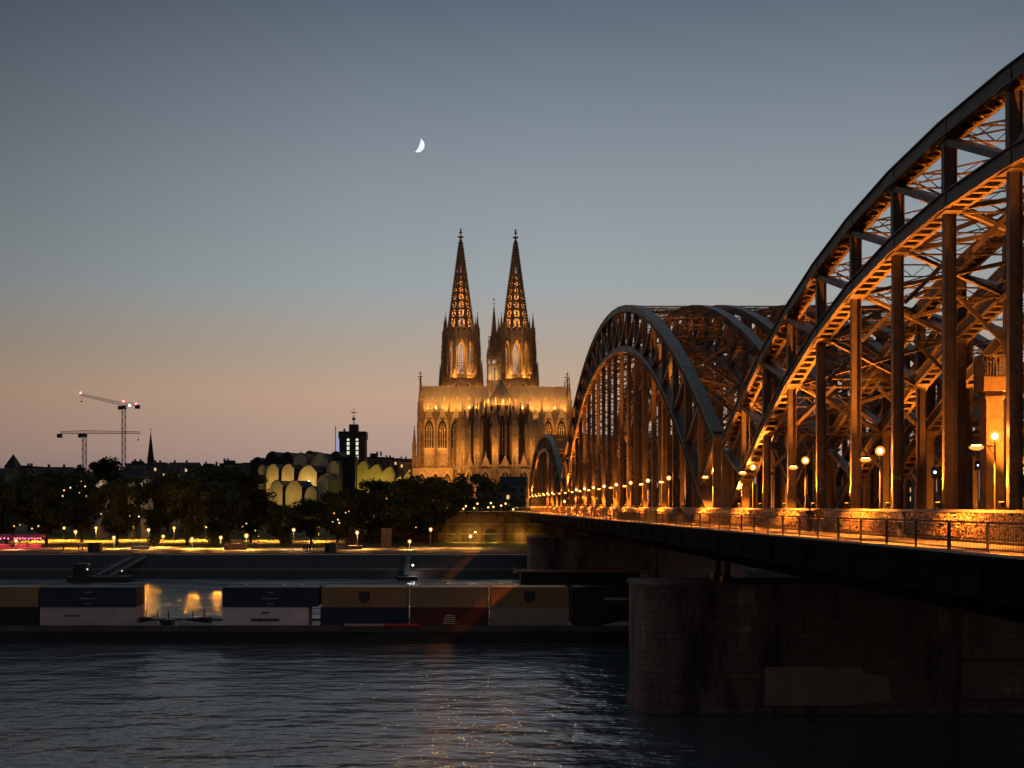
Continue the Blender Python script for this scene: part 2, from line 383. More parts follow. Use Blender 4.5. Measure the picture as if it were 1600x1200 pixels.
# padlock fence
FX = 24.35
T = thing('padlock_fence', 'fence beside the railway tracks covered in countless padlocks', 'fence', (FX, 0, DZ))
b = MB().box(FX-.05, FX+.09, Y0, Y1, DZ+1.42, DZ+1.56).box(FX-.02, FX+.04, Y0, Y1, DZ+.12, DZ+.18); part(b, 'handrail', M_curb, T)
b = MB()
y = 38.0
while y < 130:
    b.box(FX+.005, FX+.012, y, y+.008, DZ+.18, DZ+1.42); y += .1
for z in range(12): b.box(FX+.005, FX+.012, Y0, Y1, DZ+.2+z*.1, DZ+.208+z*.1)
part(b, 'wire_mesh', M_dark, T)
b = MB().box(FX+.15, FX+.2, Y0, Y1, DZ+.05, DZ+1.3); part(b, 'back_panel', mat('fence_panel', (.10, .08, .06), .7, 0, .4, 3), T)
pm = bpy.data.materials.new('padlock_metal'); pm.use_nodes = True; t = pm.node_tree; bb = t.nodes['Principled BSDF']
bb.inputs['Metallic'].default_value = .3; bb.inputs['Roughness'].default_value = .28
gg = t.nodes.new('ShaderNodeNewGeometry')
ri = ramp(t, [(0, (.75, .5, .2)), (.25, (.85, .65, .35)), (.42, (.5, .06, .03)), (.52, (.8, .6, .3)), (.7, (.7, .7, .7)), (.85, (.15, .1, .08)), (1, (.9, .75, .45))], gg.outputs['Random Per Island'])
t.links.new(ri, bb.inputs['Base Color']); MATS['lock'] = pm
b = MB(); rr = random.Random(5)
y = 44.0
while y < 400:
    sz = .055 if y < 90 else (.075 if y < 150 else .15); 
    per = 14 if y < 90 else (9 if y < 150 else 4)
    for k in range(per):
        z = DZ+.25+rr.random()**.9*1.12; yy = y+rr.uniform(-.05, .05)
        if 60.5 < 53.6 or (abs(yy-69.2) < .42 and True): continue
        x = FX-.01-rr.random()*.06; a = sz*rr.uniform(.7, 1.2); R = Matrix.Translation((x, yy, z)) @ Matrix.Rotation(rr.uniform(-1.2, 1.2), 4, 'Z') @ Matrix.Rotation(rr.uniform(-.5, .5), 4, 'X')
        b.T = R; b.box(-.012, .012, -a/2, a/2, -a*.6, a*.6)
    y += .07 if y < 90 else (.12 if y < 150 else .3)
b.T = None
o = part(b, 'padlocks', pm, T); o['kind'] = 'stuff'
for i in range(48):
    y = 42+i*7.5; b = MB().box(FX+.02, FX+.12, y-.05, y+.05, DZ, DZ+1.4); part(b, 'post', M_steel, T)
# arch-topped steel panel in the fence
T = thing('sign_panel', 'plain orange lit panel with rounded top fixed on the padlock fence', 'panel', (FX-.16, 69.2, DZ))
pts = [(-.42, .1), (.42, .1), (.42, .95)]+[(.42*math.cos(a), .95+.42*math.sin(a)) for a in [PI*i/10 for i in range(1, 10)]]+[(-.42, .95)]
MB().prism(pts, -.03, .03, 'x').build('board', M_curb, T)
MB().box(-.16, -.032, -.2, .2, .45, .85).build('box', M_black, T)

# lamps on the walkway
def halo_mat(name, col, st, fac):
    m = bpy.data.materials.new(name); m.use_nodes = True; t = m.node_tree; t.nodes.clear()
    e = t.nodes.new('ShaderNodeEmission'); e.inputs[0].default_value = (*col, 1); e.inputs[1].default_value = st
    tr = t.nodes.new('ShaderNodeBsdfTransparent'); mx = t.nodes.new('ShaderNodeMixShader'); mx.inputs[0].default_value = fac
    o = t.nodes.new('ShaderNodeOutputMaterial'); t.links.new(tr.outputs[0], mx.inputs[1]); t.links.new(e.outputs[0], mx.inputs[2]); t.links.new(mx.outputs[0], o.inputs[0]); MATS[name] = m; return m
M_halo = halo_mat('orange_halo', (1, .32, .035), 1.9, .5); M_halo2 = halo_mat('amber_halo', (1, .42, .06), 1.0, .45)  # half-transparent glowing shells, a painted halo around the lamps
M_globe = emis('lamp_globe', (1, .66, .28), 22)
M_head = emis('lamp_lens', (1, .52, .14), 22)
T = thing('walkway_lamp', 'x', 'street lamp', (24.85, 58.7, DZ), 'lamps along the bridge walkway')
b = MB().tube((0, 0, 0), (0, 0, 4.75), .055, 8, .04).cone(0, 0, 0, .5, .1, .08); b.build('post', M_steel, T)
b = MB().bar((0, 0, 4.45), (-.75, 0, 4.58), .05, .05).bar((0, 0, 4.0), (-.35, 0, 4.5), .03, .03); b.build('arm', M_steel, T)
MB().box(-1.08, -.62, -.13, .13, 4.54, 4.64).build('lamp_head', M_dark, T)
MB().box(-1.03, -.67, -.10, .10, 4.48, 4.537).build('lens', M_head, T)
MB().ball(0, 0, 4.93, .14, 12, 8).build('bulb', M_globe, T, True)
MB().ball(0, 0, 4.93, .28, 14, 9).build('globe', M_halo, T, True)  # added shell that paints the glow around the bulb
MB().ball(-.85, 0, 4.42, .34, 14, 7, (1, .8, .4)).build('halo_shell', M_halo, T, True)  # same painted glow under the lamp head
light('SPOT', 'lamp_light', (-1.3, 0, 4.35), 13000, ORANGE, T, .10, (-1.1, 0, 0), 128, .35)
light('POINT', 'globe_light', (-.42, 0, 5.15), 420, ORANGE, T, .12)
ys = [58.7-15.8*k for k in (3, 2, 1)]+[58.7+15.8*k for k in range(5)]+[147.5+15.8*k for k in range(17)]
LAMPS = []
first = True
near_names = {3: 'at the right edge beside the tall stone pillar', 4: 'fourth hanger from the right edge, left of the pillar', 5: 'two hangers left of the couple on the walkway', 6: 'right of the nearest arch foot', 7: 'at the pier between the nearest and the middle arch'}
idx = 0
for i, y in enumerate(ys):
    if y > 405: break
    far = i
    if i < 3: lab = 'walkway lamp outside the right edge, the %s from the near end of the bridge' % ORD[i]
    elif i in near_names:
        lab = 'glowing orange walkway lamp '+['nearest the right edge, beside the square pillar', 'second from the right, between two tall hangers', 'third from the right, just left of the walking couple', 'fourth from the right, beside the foot of the nearest arch', 'fifth from the right, at the pier where two arches meet'][i-3]
    else: lab = 'orange walkway lamp under the %s arch, %s beyond the near pier' % ('middle' if y < 290 else 'far', ORD[i-8])
    if first: T['label'] = lab; T.location = (24.85, y, DZ); first = False; LAMPS.append(T)
    else: LAMPS.append(dup(T, (24.85, y, DZ), lab))
# up-lights at the feet of the hangers
FL = thing('floodlight', 'x', 'floodlight', (24.5, 20, DZ+1.57), 'floodlights lighting the arches from the fence')
MB().box(-.09, .09, -.14, .14, .1, .34).box(-.12, -.095, -.02, .02, 0, .25).box(.095, .12, -.02, .02, 0, .25).build('housing', M_dark, FL)
MB().box(-.07, .07, -.11, .11, .344, .36).build('lens', emis('flood_lens', ORANGE, 8), FL)
light('SPOT', 'flood_light', (0, 0, .45), 30000, ORANGE, FL, .1, (.35, .7, 12), 44, .9)
k = 0
for sp, yy in (('nearest', [42.2, 49.7, 57.2, 64.7, 72.2, 79.7, 87.2, 94.7, 102.2, 109.7]), ('middle', [121.2+7.636*q for q in (2, 4, 6, 8, 10, 12, 13, 14, 15, 16, 17, 18, 19, 20, 21)]), ('far', [293.2+7.5*q for q in (2, 5, 8, 11, 14)])):
    for j, y in enumerate(yy):
        lab = 'floodlight on the fence under the %s walkway arch, %s from its near end' % (sp, ORD[j])
        if k == 0: FL['label'] = lab; FL.location = (24.5, y, DZ+1.57)
        else: dup(FL, (24.5, y, DZ+1.57), lab)
        k += 1
for X, rown, yy in ((36.2, 'front and middle', (95, 150, 205, 260)), (49.2, 'middle and rear', (110, 180, 250))):
    for j, y in enumerate(yy):
        f_ = dup(FL, (X, y, 16.46), 'floodlight on the deck between the %s arch rows, %s from the near end' % (rown, ORD[j])); f_['group'] = 'floodlights on the tracks'
        light('POINT', 'deck_light', (0, 0, 1.2), 3600, ORANGE, f_, .2)
yy = [46, 61, 76, 91, 106, 150, 180, 212, 236, 258, 276, 330, 375]
for j, y in enumerate(yy):
    f_ = thing('arch_projector', '%s upward projector from the near end, between the rails of the front bridge' % ORD[j], 'floodlight', (29.4, y, 16.46), 'projectors between the rails')
    MB().box(-.2, .2, -.2, .2, .1, .35).cone(0, 0, 0, .1, .2, .1).build('housing', M_dark, f_)
    light('SPOT', 'flood_light', (0, 0, .45), 60000, ORANGE, f_, .12, (-4.2, 3.0, 17), 56, .8)
    light('SPOT', 'flood_light', (0, 0, .45), 16000, ORANGE, f_, .12, (4.5, 3.0, 14), 66, .8)
# square pillar with railed platform
PX, PY = P(1549, 790, 63.5)[0], 63.5
M_pil = mat('pillar_stone', (.13, .095, .065), .85, 0, .35, 1.2, .3)
T = thing('signal_pillar', 'square orange lit pillar with a railed platform on top, behind the padlock fence near the right edge', 'pillar', (PX, PY, DZ))
MB().box(-.42, .42, -.42, .42, 0, 7.4).box(-.47, .47, -.47, .47, 0, .5).box(-.5, .5, -.5, .5, 7.0, 7.15).build('shaft', M_pil, T)
MB().box(-.62, .62, -.62, .62, 7.4, 8.1).build('platform', M_pil, T)
b = MB()
for i in range(9):
    for s_ in (-.6, .6): b.box(-.6+i*.15-.02, -.6+i*.15+.02, s_-.02, s_+.02, 8.1, 9.1); b.box(s_-.02, s_+.02, -.6+i*.15-.02, -.6+i*.15+.02, 8.1, 9.1)
for s_ in (-.6, .6): b.box(-.64, .64, s_-.03, s_+.03, 9.1, 9.17); b.box(s_-.03, s_+.03, -.57, .57, 9.1, 9.17)
b.build('balustrade', M_steel, T)
light('SPOT', 'pillar_light', (-.95, -2.1, .3), 250, ORANGE, T, .1, (0, 0, 6), 60)
# graffiti letters on a hanger
def text_mesh(s, size, name, m, parent, loc, rot):
    c_ = bpy.data.curves.new('txt', 'FONT'); c_.body = s; c_.size = size; c_.extrude = .004
    o_ = bpy.data.objects.new('txt', c_); me = bpy.data.meshes.new_from_object(o_); bpy.data.objects.remove(o_)
    me.materials.append(m); o = bpy.data.objects.new(name, me); COL.objects.link(o); o.parent = parent; o.location = loc; o.rotation_euler = rot
    return o
text_mesh('NS', .34, 'graffiti', M_curb, A1, (-.22, 15-.04, 3.2), (PI/2, 0, 0))
text_mesh('S', .5, 'graffiti', M_curb, A1, (-.2, 30-.04, 2.6), (PI/2, .2, 0))
# signal lights on the track side
for (px, py, Y, colr, nm) in ((1461, 738, 85, (.6, .75, 1), 'bluish white signal lamp glowing behind the hangers near the right edge'), (1528, 727, 95, (.4, .5, .9), 'dim blue signal lamp beside the square pillar')):
    x, z = P(px, py, Y); T = thing('signal_lamp', nm, 'signal lamp', (x, Y, 16.46), 'signal lamps on the tracks')
    MB().tube((0, 0, 0), (0, 0, z-16.7), .07).build('post', M_dark, T)
    MB().box(-.2, .2, .02, .2, z-16.46-.35, z-16.46+.35).build('housing', M_dark, T)
    MB().ball(0, 0, z-16.46, .09 if nm[0] == 'b' else .06).build('lens', emis('sig'+nm[:3], colr, 6), T)

# piers
def pier(label, yc, xl=16.7, front=True):
    T = thing('bridge_pier', label, 'bridge pier', (30, yc, 0), 'stone bridge piers')
    ht = 5.0; b = MB(); pts = []
    nose = xl+4.2
    for i in range(17):
        a = PI/2+PI*i/16; ca, sa = math.cos(a), math.sin(a); e_ = .38
        pts.append((nose-30-4.2*abs(ca)**e_, ht*math.copysign(abs(sa)**e_, sa)))
    pts += [(34.5, -ht), (34.5, ht)]
    b.prism(pts, -3, 11.2); b.build('shaft', M_pier, T)
    b = MB(); p2 = [(x*1.0-(.18 if x < -9 else 0), y*1.035) for x, y in pts]; b.prism(p2, 11.2, 11.5); b.build('coping', M_pier, T)
    b = MB(); p3 = [(x-(.2 if x < -9 else -.3), y*1.05) for x, y in pts]; b.prism(p3, -3, .7); b.build('footing', M_pier, T)
    b = MB(); b.box(15.2, 24, -5.5, -4.9, 4.9, 11.1).box(15.2, 34, -5.45, -4.9, 1.4, 4.8); b.build('facing', brick('facing_masonry', (.33, .20, .16), (.27, .165, .135), (.14, .09, .075), 1, 1.5, .6, stain=.7) if 'facing_masonry' not in MATS else MATS['facing_masonry'], T)
    pan = mat('pale_stone', (.44, .27, .22), .9, 0, .12, .5)
    # pale stepped patch on the pier face
    x0, z0 = P(1195, 1110, 114); x1, z1 = P(1345, 1042, 114); x2, z2 = P(1392, 1100, 114); x3, z3 = P(1388, 1056, 114)
    MB().prism([(x0-30, z0), (P(1290, 1110, 114)[0]-30, z0), (P(1300, 1106, 114)[0]-30, z0+.3), (x2-30, z2+.3), (x3-30, z3), (P(1350, 1056, 114)[0]-30, z3+.2), (x1-30, z1), (x0-30, z1)], -5.02, -4.98, 'y').build('pale_patch', pan, T)
    for X in (25.0, 34.5, 38, 47.5, 51, 60.5):
        for dy in (-2, 2):
            MB().box(X-30-.5, X-30+.5, dy-.6, dy+.6, 11.504, 12.1).cone(X-30, dy, 12.1, 13.45, .35, .3, 10).build('bearing', M_steel, T)
    return T
pier('near stone bridge pier with rounded nose, filling the lower right corner', 119)
pier('far stone bridge pier standing in the dark behind the container barge', 287)
# pale vertical graffiti streaks on the near pier nose
# abutment and stair wall at the far end
T = thing('abutment', 'brown masonry bridge abutment lit yellow at its base, at the far bank', 'abutment', (20, 415, 0))
b = MB().box(-26, 44, -7, 20, 4, 15.3); b.box(-26.3, 44, -7.3, 20, 15.3, 15.8).box(-26, -1.2, -6.7, 20, 15.8, 16.6)
for x in range(-26, 44, 7): b.box(x, x+1.1, -7.5, -7.005, 4, 15.29)
b.build('wall', M_abut, T)
MB().box(-25.9, 44, -7.25, -7.002, 9.3, 9.6).box(-25.9, 44, -7.3, -7.002, 12.5, 12.8).build('string_course', M_ledge, T)
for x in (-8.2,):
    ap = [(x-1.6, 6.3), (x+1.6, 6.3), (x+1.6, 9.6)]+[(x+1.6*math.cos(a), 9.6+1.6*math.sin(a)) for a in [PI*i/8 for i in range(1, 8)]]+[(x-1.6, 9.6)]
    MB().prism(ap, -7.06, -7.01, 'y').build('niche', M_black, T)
b = MB()
for i in range(24): b.box(-26+i*1.0-.03, -26+i*1.0+.03, -6.6, -6.54, 16.6, 17.6)
b.box(-26.2, -2, -6.62, -6.52, 17.6, 17.67); b.build('parapet_rail', M_rail, T)
light('POINT', 'wall_light', (-13, -10.0, 9.2), 800, (1, .60, .08), T, .2)
light('POINT', 'wall_light', (-19, -9.6, 8.4), 350, (1, .60, .08), T, .2)
light('POINT', 'wall_light', (-7, -9.6, 8.0), 300, (1, .60, .08), T, .2)
light('POINT', 'wall_light', (1.5, -9.5, 9.0), 450, (1, .60, .08), T, .2)
MB().tube((-13, -10.8, 6), (-13, -10.8, 10.1), .08).build('post', M_dark, T)
MB().ball(-13, -10.4, 10.1, .22).build('lamp', emis('gold_lamp', (1, .75, .3), 25), T)
T = thing('stone_wall', 'dark retaining wall with terraces left of the bridge abutment', 'wall', (-14, 404, 0))
MB().box(-16, 7.9, 0, 10, 5, 9.2).box(-13, 7.9, 5, 16, 9.2, 12.6).box(-10, 7.9, 10, 22, 12.6, 16.0).build('wall', M_abut, T)
MB().box(-16.2, 8.0, -.2, .5, 9.2, 9.5).box(-13.2, 8.0, 4.8, 5.4, 12.6, 12.9).build('coping', M_ledge, T)

# ================================================================== CATHEDRAL
CT = thing('cathedral', 'huge floodlit gothic cathedral with twin openwork spires and long lead roof', 'cathedral', (23, 720, 0), None, math.radians(3))
def pinn(b, x, y, z0, s, zs, zt, crock=3):
    b.box(x-s/2, x+s/2, y-s/2, y+s/2, z0, zs); b.cone(x, y, zs, zs+(zt-zs)*.08, s*.85, s*.7, 4)
    b.cone(x, y, zs+(zt-zs)*.08, zt, s*.62, .05, 4)
    for k in range(crock):
        f = .25+.22*k; z = zs+(zt-zs)*f; r = s*.5*(1-f)+.12
        for dx, dy in ((1, 1), (1, -1), (-1, 1), (-1, -1)): b.cb(x+dx*r*.8, y+dy*r*.8, z, .3, .3, .35)
    b.cb(x, y, zt-.5, .7, .7, .3)
def archpts(w, h0, h1, ap, n=6):       # pointed arch outline, base h0, springing h1, apex ap
    pts = [(-w/2, h0), (w/2, h0)]
    for i in range(n+1):
        t_ = i/n; a = t_*math.acos(.5)*1.0
        x = -w/2+w*math.cos(a); z = h1+(ap-h1)*math.sin(a)/math.sin(math.acos(.5)); pts.append((x, z))
    for i in range(n-1, -1, -1):
        a = i/n*math.acos(.5); x = w/2-w*math.cos(a); z = h1+(ap-h1)*math.sin(a)/math.sin(math.acos(.5)); pts.append((x, z))
    return pts
def ring(b, pin, pout, y0, y1):
    n = len(pin); vs = [(x, y0, z) for x, z in pin]+[(x, y0, z) for x, z in pout]+[(x, y1, z) for x, z in pin]+[(x, y1, z) for x, z in pout]; fs = []
    for i in range(n):
        j = (i+1) % n; fs += [(i, j, n+j, n+i), (2*n+j, 2*n+i, 3*n+i, 3*n+j), (n+i, n+j, 3*n+j, 3*n+i), (j, i, 2*n+i, 2*n+j)]
    b.add(vs, fs)
def gwindow(T4, w, h0, h1, ap, lights=4, gable=None, name='window', mstone=None, glass=True, gm=None):
    """window in frame T4: local x along wall, -y outwards, z up"""
    ms = mstone or M_trim
    b = MB(T4); pin = archpts(w, h0, h1, ap); pout = archpts(w+1.5, h0-.5, h1, ap+1.3)
    ring(b, pin, pout, -.55, .0)
    for i in range(1, lights):
        x = -w/2+w*i/lights; b.box(x-.15, x+.15, -.4, -.1, h0, h1+(ap-h1)*.35)
    for zz in (h0+(h1-h0)*.5,): b.box(-w/2, w/2, -.36, -.14, zz-.1, zz+.1)
    # tracery circles
    r = w*.2; zc = h1+(ap-h1)*.42
    cin = [(r*.72*math.cos(2*PI*i/10), zc+r*.72*math.sin(2*PI*i/10)) for i in range(10)]; cout = [(r*math.cos(2*PI*i/10), zc+r*math.sin(2*PI*i/10)) for i in range(10)]
    ring(b, cin, cout, -.4, -.1)
    for s_ in (-1, 1):
        r2 = w*.13; xc = s_*w*.25; z2 = h1+.1
        ring(b, [(xc+r2*.7*math.cos(2*PI*i/8), z2+r2*.7*math.sin(2*PI*i/8)) for i in range(8)], [(xc+r2*math.cos(2*PI*i/8), z2+r2*math.sin(2*PI*i/8)) for i in range(8)], -.4, -.1)
    if gable:
        gt = gable; bw = w/2+1.2; zb = h1-.2
        b.add([(-bw*.5, -1.8, (zb+gt)/2), (0, -1.8, gt), (bw*.5, -1.8, (zb+gt)/2), (0, -1.8, ap+1.2), (-bw*.5, -1.5, (zb+gt)/2), (0, -1.5, gt), (bw*.5, -1.5, (zb+gt)/2), (0, -1.5, ap+1.2)], [(0, 3, 2, 1), (4, 5, 6, 7), (0, 1, 5, 4), (1, 2, 6, 5)])
        b.bar((-bw, -1.9, zb), (0, -1.9, gt), .5, .55, (0, 1, 0)); b.bar((bw, -1.9, zb), (0, -1.9, gt), .5, .55, (0, 1, 0))
        ht = (gt-ap)*.5
        zc = ap+1.0+(gt-ap)*.12; r = max(.5, (gt-ap)*.16)
        ring(b, [(r*.6*math.cos(2*PI*i/8), zc+r*.6*math.sin(2*PI*i/8)) for i in range(8)], [(r*math.cos(2*PI*i/8), zc+r*math.sin(2*PI*i/8)) for i in range(8)], -2.0, -1.7)
        b.cb(0, -1.9, gt+.5, .35, .35, 1.6); b.cb(0, -1.9, gt+.8, 1.0, .3, .3)
        for k in range(1, 6):
            f = k/6
            for s_ in (-1, 1): b.cb(s_*bw*(1-f)+s_*.25, -1.9, zb+(gt-zb)*f+.3, .3, .4, .4)
    o = b.build(name, ms, CT)
    if glass:
        b = MB(T4); b.prism(pin, -.06, -.02, 'y'); b.build('glass', gm or M_glass, o)
    return o
def z_at(py, Y): return H0+(790-py)*Y/2000.0
EV, RG = 70.5, 85.2             # eaves and ridge of the high roofs
Z0 = 18
# --- transept body
b = MB(); b.box(-40.5, 40.5, -7.8, 7.8, Z0, EV-.6)
b.box(-41.2, 41.2, -8.6, 8.6, EV-.6, EV+.3)
bal = MB().box(-40, 40, -9.35, -9.1, EV-4.2, EV+.2).box(-40, 40, -9.1, -7.81, EV-4.2, EV-3.9).box(-40, 40, -9.4, -9.05, EV+1.1, EV+1.3)
for k in range(110): bal.box(-39.8+k*.728, -39.6+k*.728, -9.3, -9.15, EV+.2, EV+1.1)
bal.build('gallery', M_stone_dark, CT)
b.build('transept_wall', M_stone, CT)
b = MB()
for x0, x1 in ((-40.4, 40.4),):
    b.prism([(-8.2, EV+.3), (8.2, EV+.3), (.25, RG), (-.25, RG)], x0, x1, 'x')
b.box(-40.2, 40.2, -.3, .3, RG+.001, RG+.35)
k = -40.0
while k < 40.1: b.cb(k, 0, RG+.65, .18, .12, .7); k += 1.3
# standing seams
k = -39.5
while k < 40:
    b.bar((k, -8.25, EV+.32), (k, -.3, RG+.02), .12, .14, (0, -1, 1)); k += 2.35
b.build('transept_roof', M_roof, CT)
# dormers
for u in (-35, -28, -21, -14, 14.5, 21.5, 28.5, 35.5):
    zz = EV+7.5; yy = -8.2+(zz-EV)*8/14.9
    b = MB(); b.box(u-.45, u+.45, yy-.8, yy+1.2, zz-.5, zz+.5); b.prism([(u-.6, zz+.5), (u+.6, zz+.5), (u, zz+1.6)], yy-.9, yy+1.3, 'y'); b.build('dormer', M_roof, CT)
# --- nave behind and choir in front
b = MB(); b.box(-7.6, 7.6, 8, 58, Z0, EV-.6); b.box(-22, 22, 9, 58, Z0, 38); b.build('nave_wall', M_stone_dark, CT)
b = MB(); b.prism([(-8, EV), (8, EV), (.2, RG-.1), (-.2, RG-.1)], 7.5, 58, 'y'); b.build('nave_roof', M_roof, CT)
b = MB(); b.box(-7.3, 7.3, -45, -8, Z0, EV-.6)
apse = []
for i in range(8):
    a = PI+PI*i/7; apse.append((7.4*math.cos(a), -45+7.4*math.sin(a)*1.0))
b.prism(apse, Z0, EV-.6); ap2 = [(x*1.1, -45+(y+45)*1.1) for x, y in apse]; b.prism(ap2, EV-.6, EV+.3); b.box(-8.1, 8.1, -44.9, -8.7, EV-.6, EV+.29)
b.build('choir_wall', M_shade, CT)
b = MB(); b.prism([(-7.9, EV+.3), (7.9, EV+.3), (.2, RG-.05), (-.2, RG-.05)], -45, -6, 'y')
vs = [(x*1.07, -45+(y+45)*1.07, EV+.3) for x, y in apse]+[(0, -45, RG-.05)]
b.add(vs, [(i, i+1, 8) for i in range(7)]+[(7, 0, 8)])
for x, y in apse: b.bar((x*1.08, -45+(y+45)*1.08, EV+.35), (0, -45.05, RG), .25, .25)
b.cb(0, -45, RG+.8, .5, .5, 1.8); b.cb(0, -45, RG+2.6, .18, .18, 4); b.cb(0, -45, RG+3.4, 1.4, .2, .2)
b.build('choir_roof', M_roof, CT)
def frame(x, y, ang, out=0.0):          # ang: outward direction in plan
    return Matrix.Translation((x, y, 0)) @ Matrix.Rotation(ang+PI/2, 4, 'Z')
# apse windows
for i in range(7):
    mx, my = (apse[i][0]+apse[i+1][0])/2, (apse[i][1]+apse[i+1][1])/2
    a = math.atan2(my+45, mx); gwindow(frame(mx, my, a), 2.3, 44, 62, 66, 2, 73.5)
# choir straight windows (both sides)
for s_ in (-1, 1):
    for k in range(4):
        gwindow(frame(s_*7.3, -41+k*8.2, 0 if s_ > 0 else PI), 5.2, 46, 60, 65.5, 4, 74)
# transept east windows
for u in (-36.8, -29.4, -22, -14.6, 14.8, 22.2, 29.6, 37):
    gwindow(frame(u, -7.8, -PI/2), 5.0, 50.5, 60.5, 66.5, 4, 73.2)
    b = MB(frame(u, -7.8, -PI/2))        # triforium and lower arch
    for k in range(4):
        x = -2.4+k*1.6; ring(b, archpts(1.1, 44, 47, 48.2, 4), archpts(1.5, 43.6, 47, 48.7, 4), -.4, 0) if False else None
        ring(b, [(p[0]+x, p[1]) for p in archpts(1.0, 43.5, 46.8, 48, 3)], [(p[0]+x, p[1]) for p in archpts(1.4, 43.2, 46.8, 48.5, 3)], -.4, 0)
    ring(b, archpts(4.2, 34, 38.5, 41.5), archpts(5.4, 33.5, 38.5, 42.6), -.7, 0)
    b.prism([(-3.0, 63.5), (3.0, 63.5), (0, 72.6)], -.3, -.08, 'y') if False else None
    b.build('triforium', M_trim, CT)
    if abs(u) > 25: light('POINT', 'bay_light', (u, -11.6, 49.5), 900, GOLD, CT, .2); light('POINT', 'bay_light', (u, -12.6, 60), 900, GOLD, CT, .2)
    else: light('POINT', 'bay_light', (u, -10.8, 67), 120, GOLD, CT, .2)
b = MB()
for k in range(66):
    u = -39.9+k*1.228
    b.box(u-.1, u+.1, -8.0, -7.79, 34, 50)
for z in (42.6, 49.6): b.box(-40.4, 40.4, -8.15, -7.79, z, z+.35)
b.build('blind_arcade', M_trim, CT)
# transept buttresses with pinnacles
for u in (-40.6, -33.1, -25.7, -18.3, -11, 11, 18.5, 25.9, 33.3, 40.6):
    b = MB(); b.box(u-.7, u+.7, -10.6, -7.85, Z0, 60); b.box(u-.5, u+.5, -9.6, -7.85, 60, EV-.65)
    pinn(b, u, -9.4, 60.01, 1.2, EV+1.5, EV+7.2); b.build('buttress', M_stone_dark, CT)
# end gables and corner turrets of transept
for s_ in (-1, 1):
    b = MB(); u = s_*41.0
    b.prism([(-8.6, EV), (8.6, EV), (0, RG+1.5)], min(u, u+s_*.9), max(u, u+s_*.9), 'x')
    b.cb(u+s_*.45, 0, RG+3, .8, .8, 3); b.cb(u+s_*.45, 0, RG+6, .4, .4, 5); b.cb(u+s_*.45, 0, RG+5.6, 2.6, .5, .5); b.cone(u+s_*.45, 0, RG+3.8, RG+4.6, .7, 1.0, 8); b.cb(u+s_*.45, 0, RG+7.4, 1.2, 1.0, .5)
    b.build('end_gable', M_stone_dark, CT)
    for y in (-8.9, 8.9):
        b = MB(); pinn(b, u+s_*.3, y, 58, 2.6, 76, 90, 5); b.box(u+s_*.3-1.7, u+s_*.3+1.7, y-1.7, y+1.7, Z0, 66)
        for q in (-1, 1): pinn(b, u+s_*1.4, y+q*1.1, 66, .8, 72, 77)
        b.build('turret', M_stone_dark, CT)
    # west/east portals: stepped outer buttresses
    b = MB(); pinn(b, u+s_*4.0, -9, Z0, 2.2, 52, 63); b.box(u+s_*1, u+s_*5.4, -10.4, -7.6, Z0, 46); pinn(b, u+s_*4.6, -9.2, 40, 1.1, 50, 57)
    b.build('outer_buttress', M_stone_dark, CT)
# --- buttress piers and flyers of the choir
rr = random.Random(11)
def bpier(x, y, ang, w, ln, zt, zp, zb=36, m=None):
    b = MB(Matrix.Translation((x, y, 0)) @ Matrix.Rotation(ang+PI/2, 4, 'Z'))
    b.box(-w/2, w/2, -ln/2, ln/2, zb, zt-6); b.box(-w*.42, w*.42, -ln*.42, ln*.42, zt-6, zt)
    b.box(-w*.56, w*.56, -ln*.54, ln*.54, zt-6.3, zt-5.9); b.box(-w*.56, w*.56, -ln*.54, ln*.54, zb+8, zb+8.4)
    for s_ in (-1, 1):      # blind panels
        b.box(s_*w*.25-.12, s_*w*.25+.12, -ln/2-.2, -ln/2, zb+1, zt-7)
    b.box(-.12, .12, -ln/2-.2, -ln/2, zb+1, zt-7)
    pinn(b, 0, -ln*.12, zt, w*.62, zt+(zp-zt)*.45, zp, 4)
    for dx in (-1, 1):
        for dy in (-1, 1): pinn(b, dx*w*.42, dy*ln*.40, zt-6, w*.26, zt-.5, zt+3.2, 2)
    # little gables on faces
    b.prism([(-w*.45, zt-7), (w*.45, zt-7), (0, zt-4.2)], -ln*.5-.15, -ln*.5+.1, 'y')
    return b.build('buttress_pier', m or M_stone, CT)
def flyer(x0, y0, z0, x1, y1, z1):
    b = MB(); b.bar((x0, y0, z0), (x1, y1, z1), .8, 1.0); b.bar((x0, y0, z0-4), (x1, y1, z1-5.5), .7, .8)
    for k in range(1, 5):
        f = k/5; x = x0+(x1-x0)*f; y = y0+(y1-y0)*f
        b.bar((x, y, z0-4+(z1-z0-1.5)*f), (x, y, z0+(z1-z0)*f), .3, .3, (0, 1, 0))
    b.build('flying_buttress', M_shade, CT)
for i in range(8):
    a = PI+PI*i/7; ca, sa = math.cos(a), math.sin(a)
    bpier(14.2*ca, -45+14.2*sa, a, 1.5, 3.4, 61.5, 72, m=M_shade)
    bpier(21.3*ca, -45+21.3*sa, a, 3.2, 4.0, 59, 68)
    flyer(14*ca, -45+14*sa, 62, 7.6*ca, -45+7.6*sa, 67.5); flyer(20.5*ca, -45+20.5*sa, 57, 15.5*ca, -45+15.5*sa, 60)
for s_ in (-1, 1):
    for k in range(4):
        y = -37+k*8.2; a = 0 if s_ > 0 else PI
        bpier(s_*14.2, y, a, 1.6, 3.2, 61.5, 72, m=M_shade); bpier(s_*21.3, y, a, 2.0, 3.6, 57.5, 66, m=M_stone_dark)
        flyer(s_*14, y, 62, s_*7.7, y, 67.5); flyer(s_*20.5, y, 57, s_*15.5, y, 60)
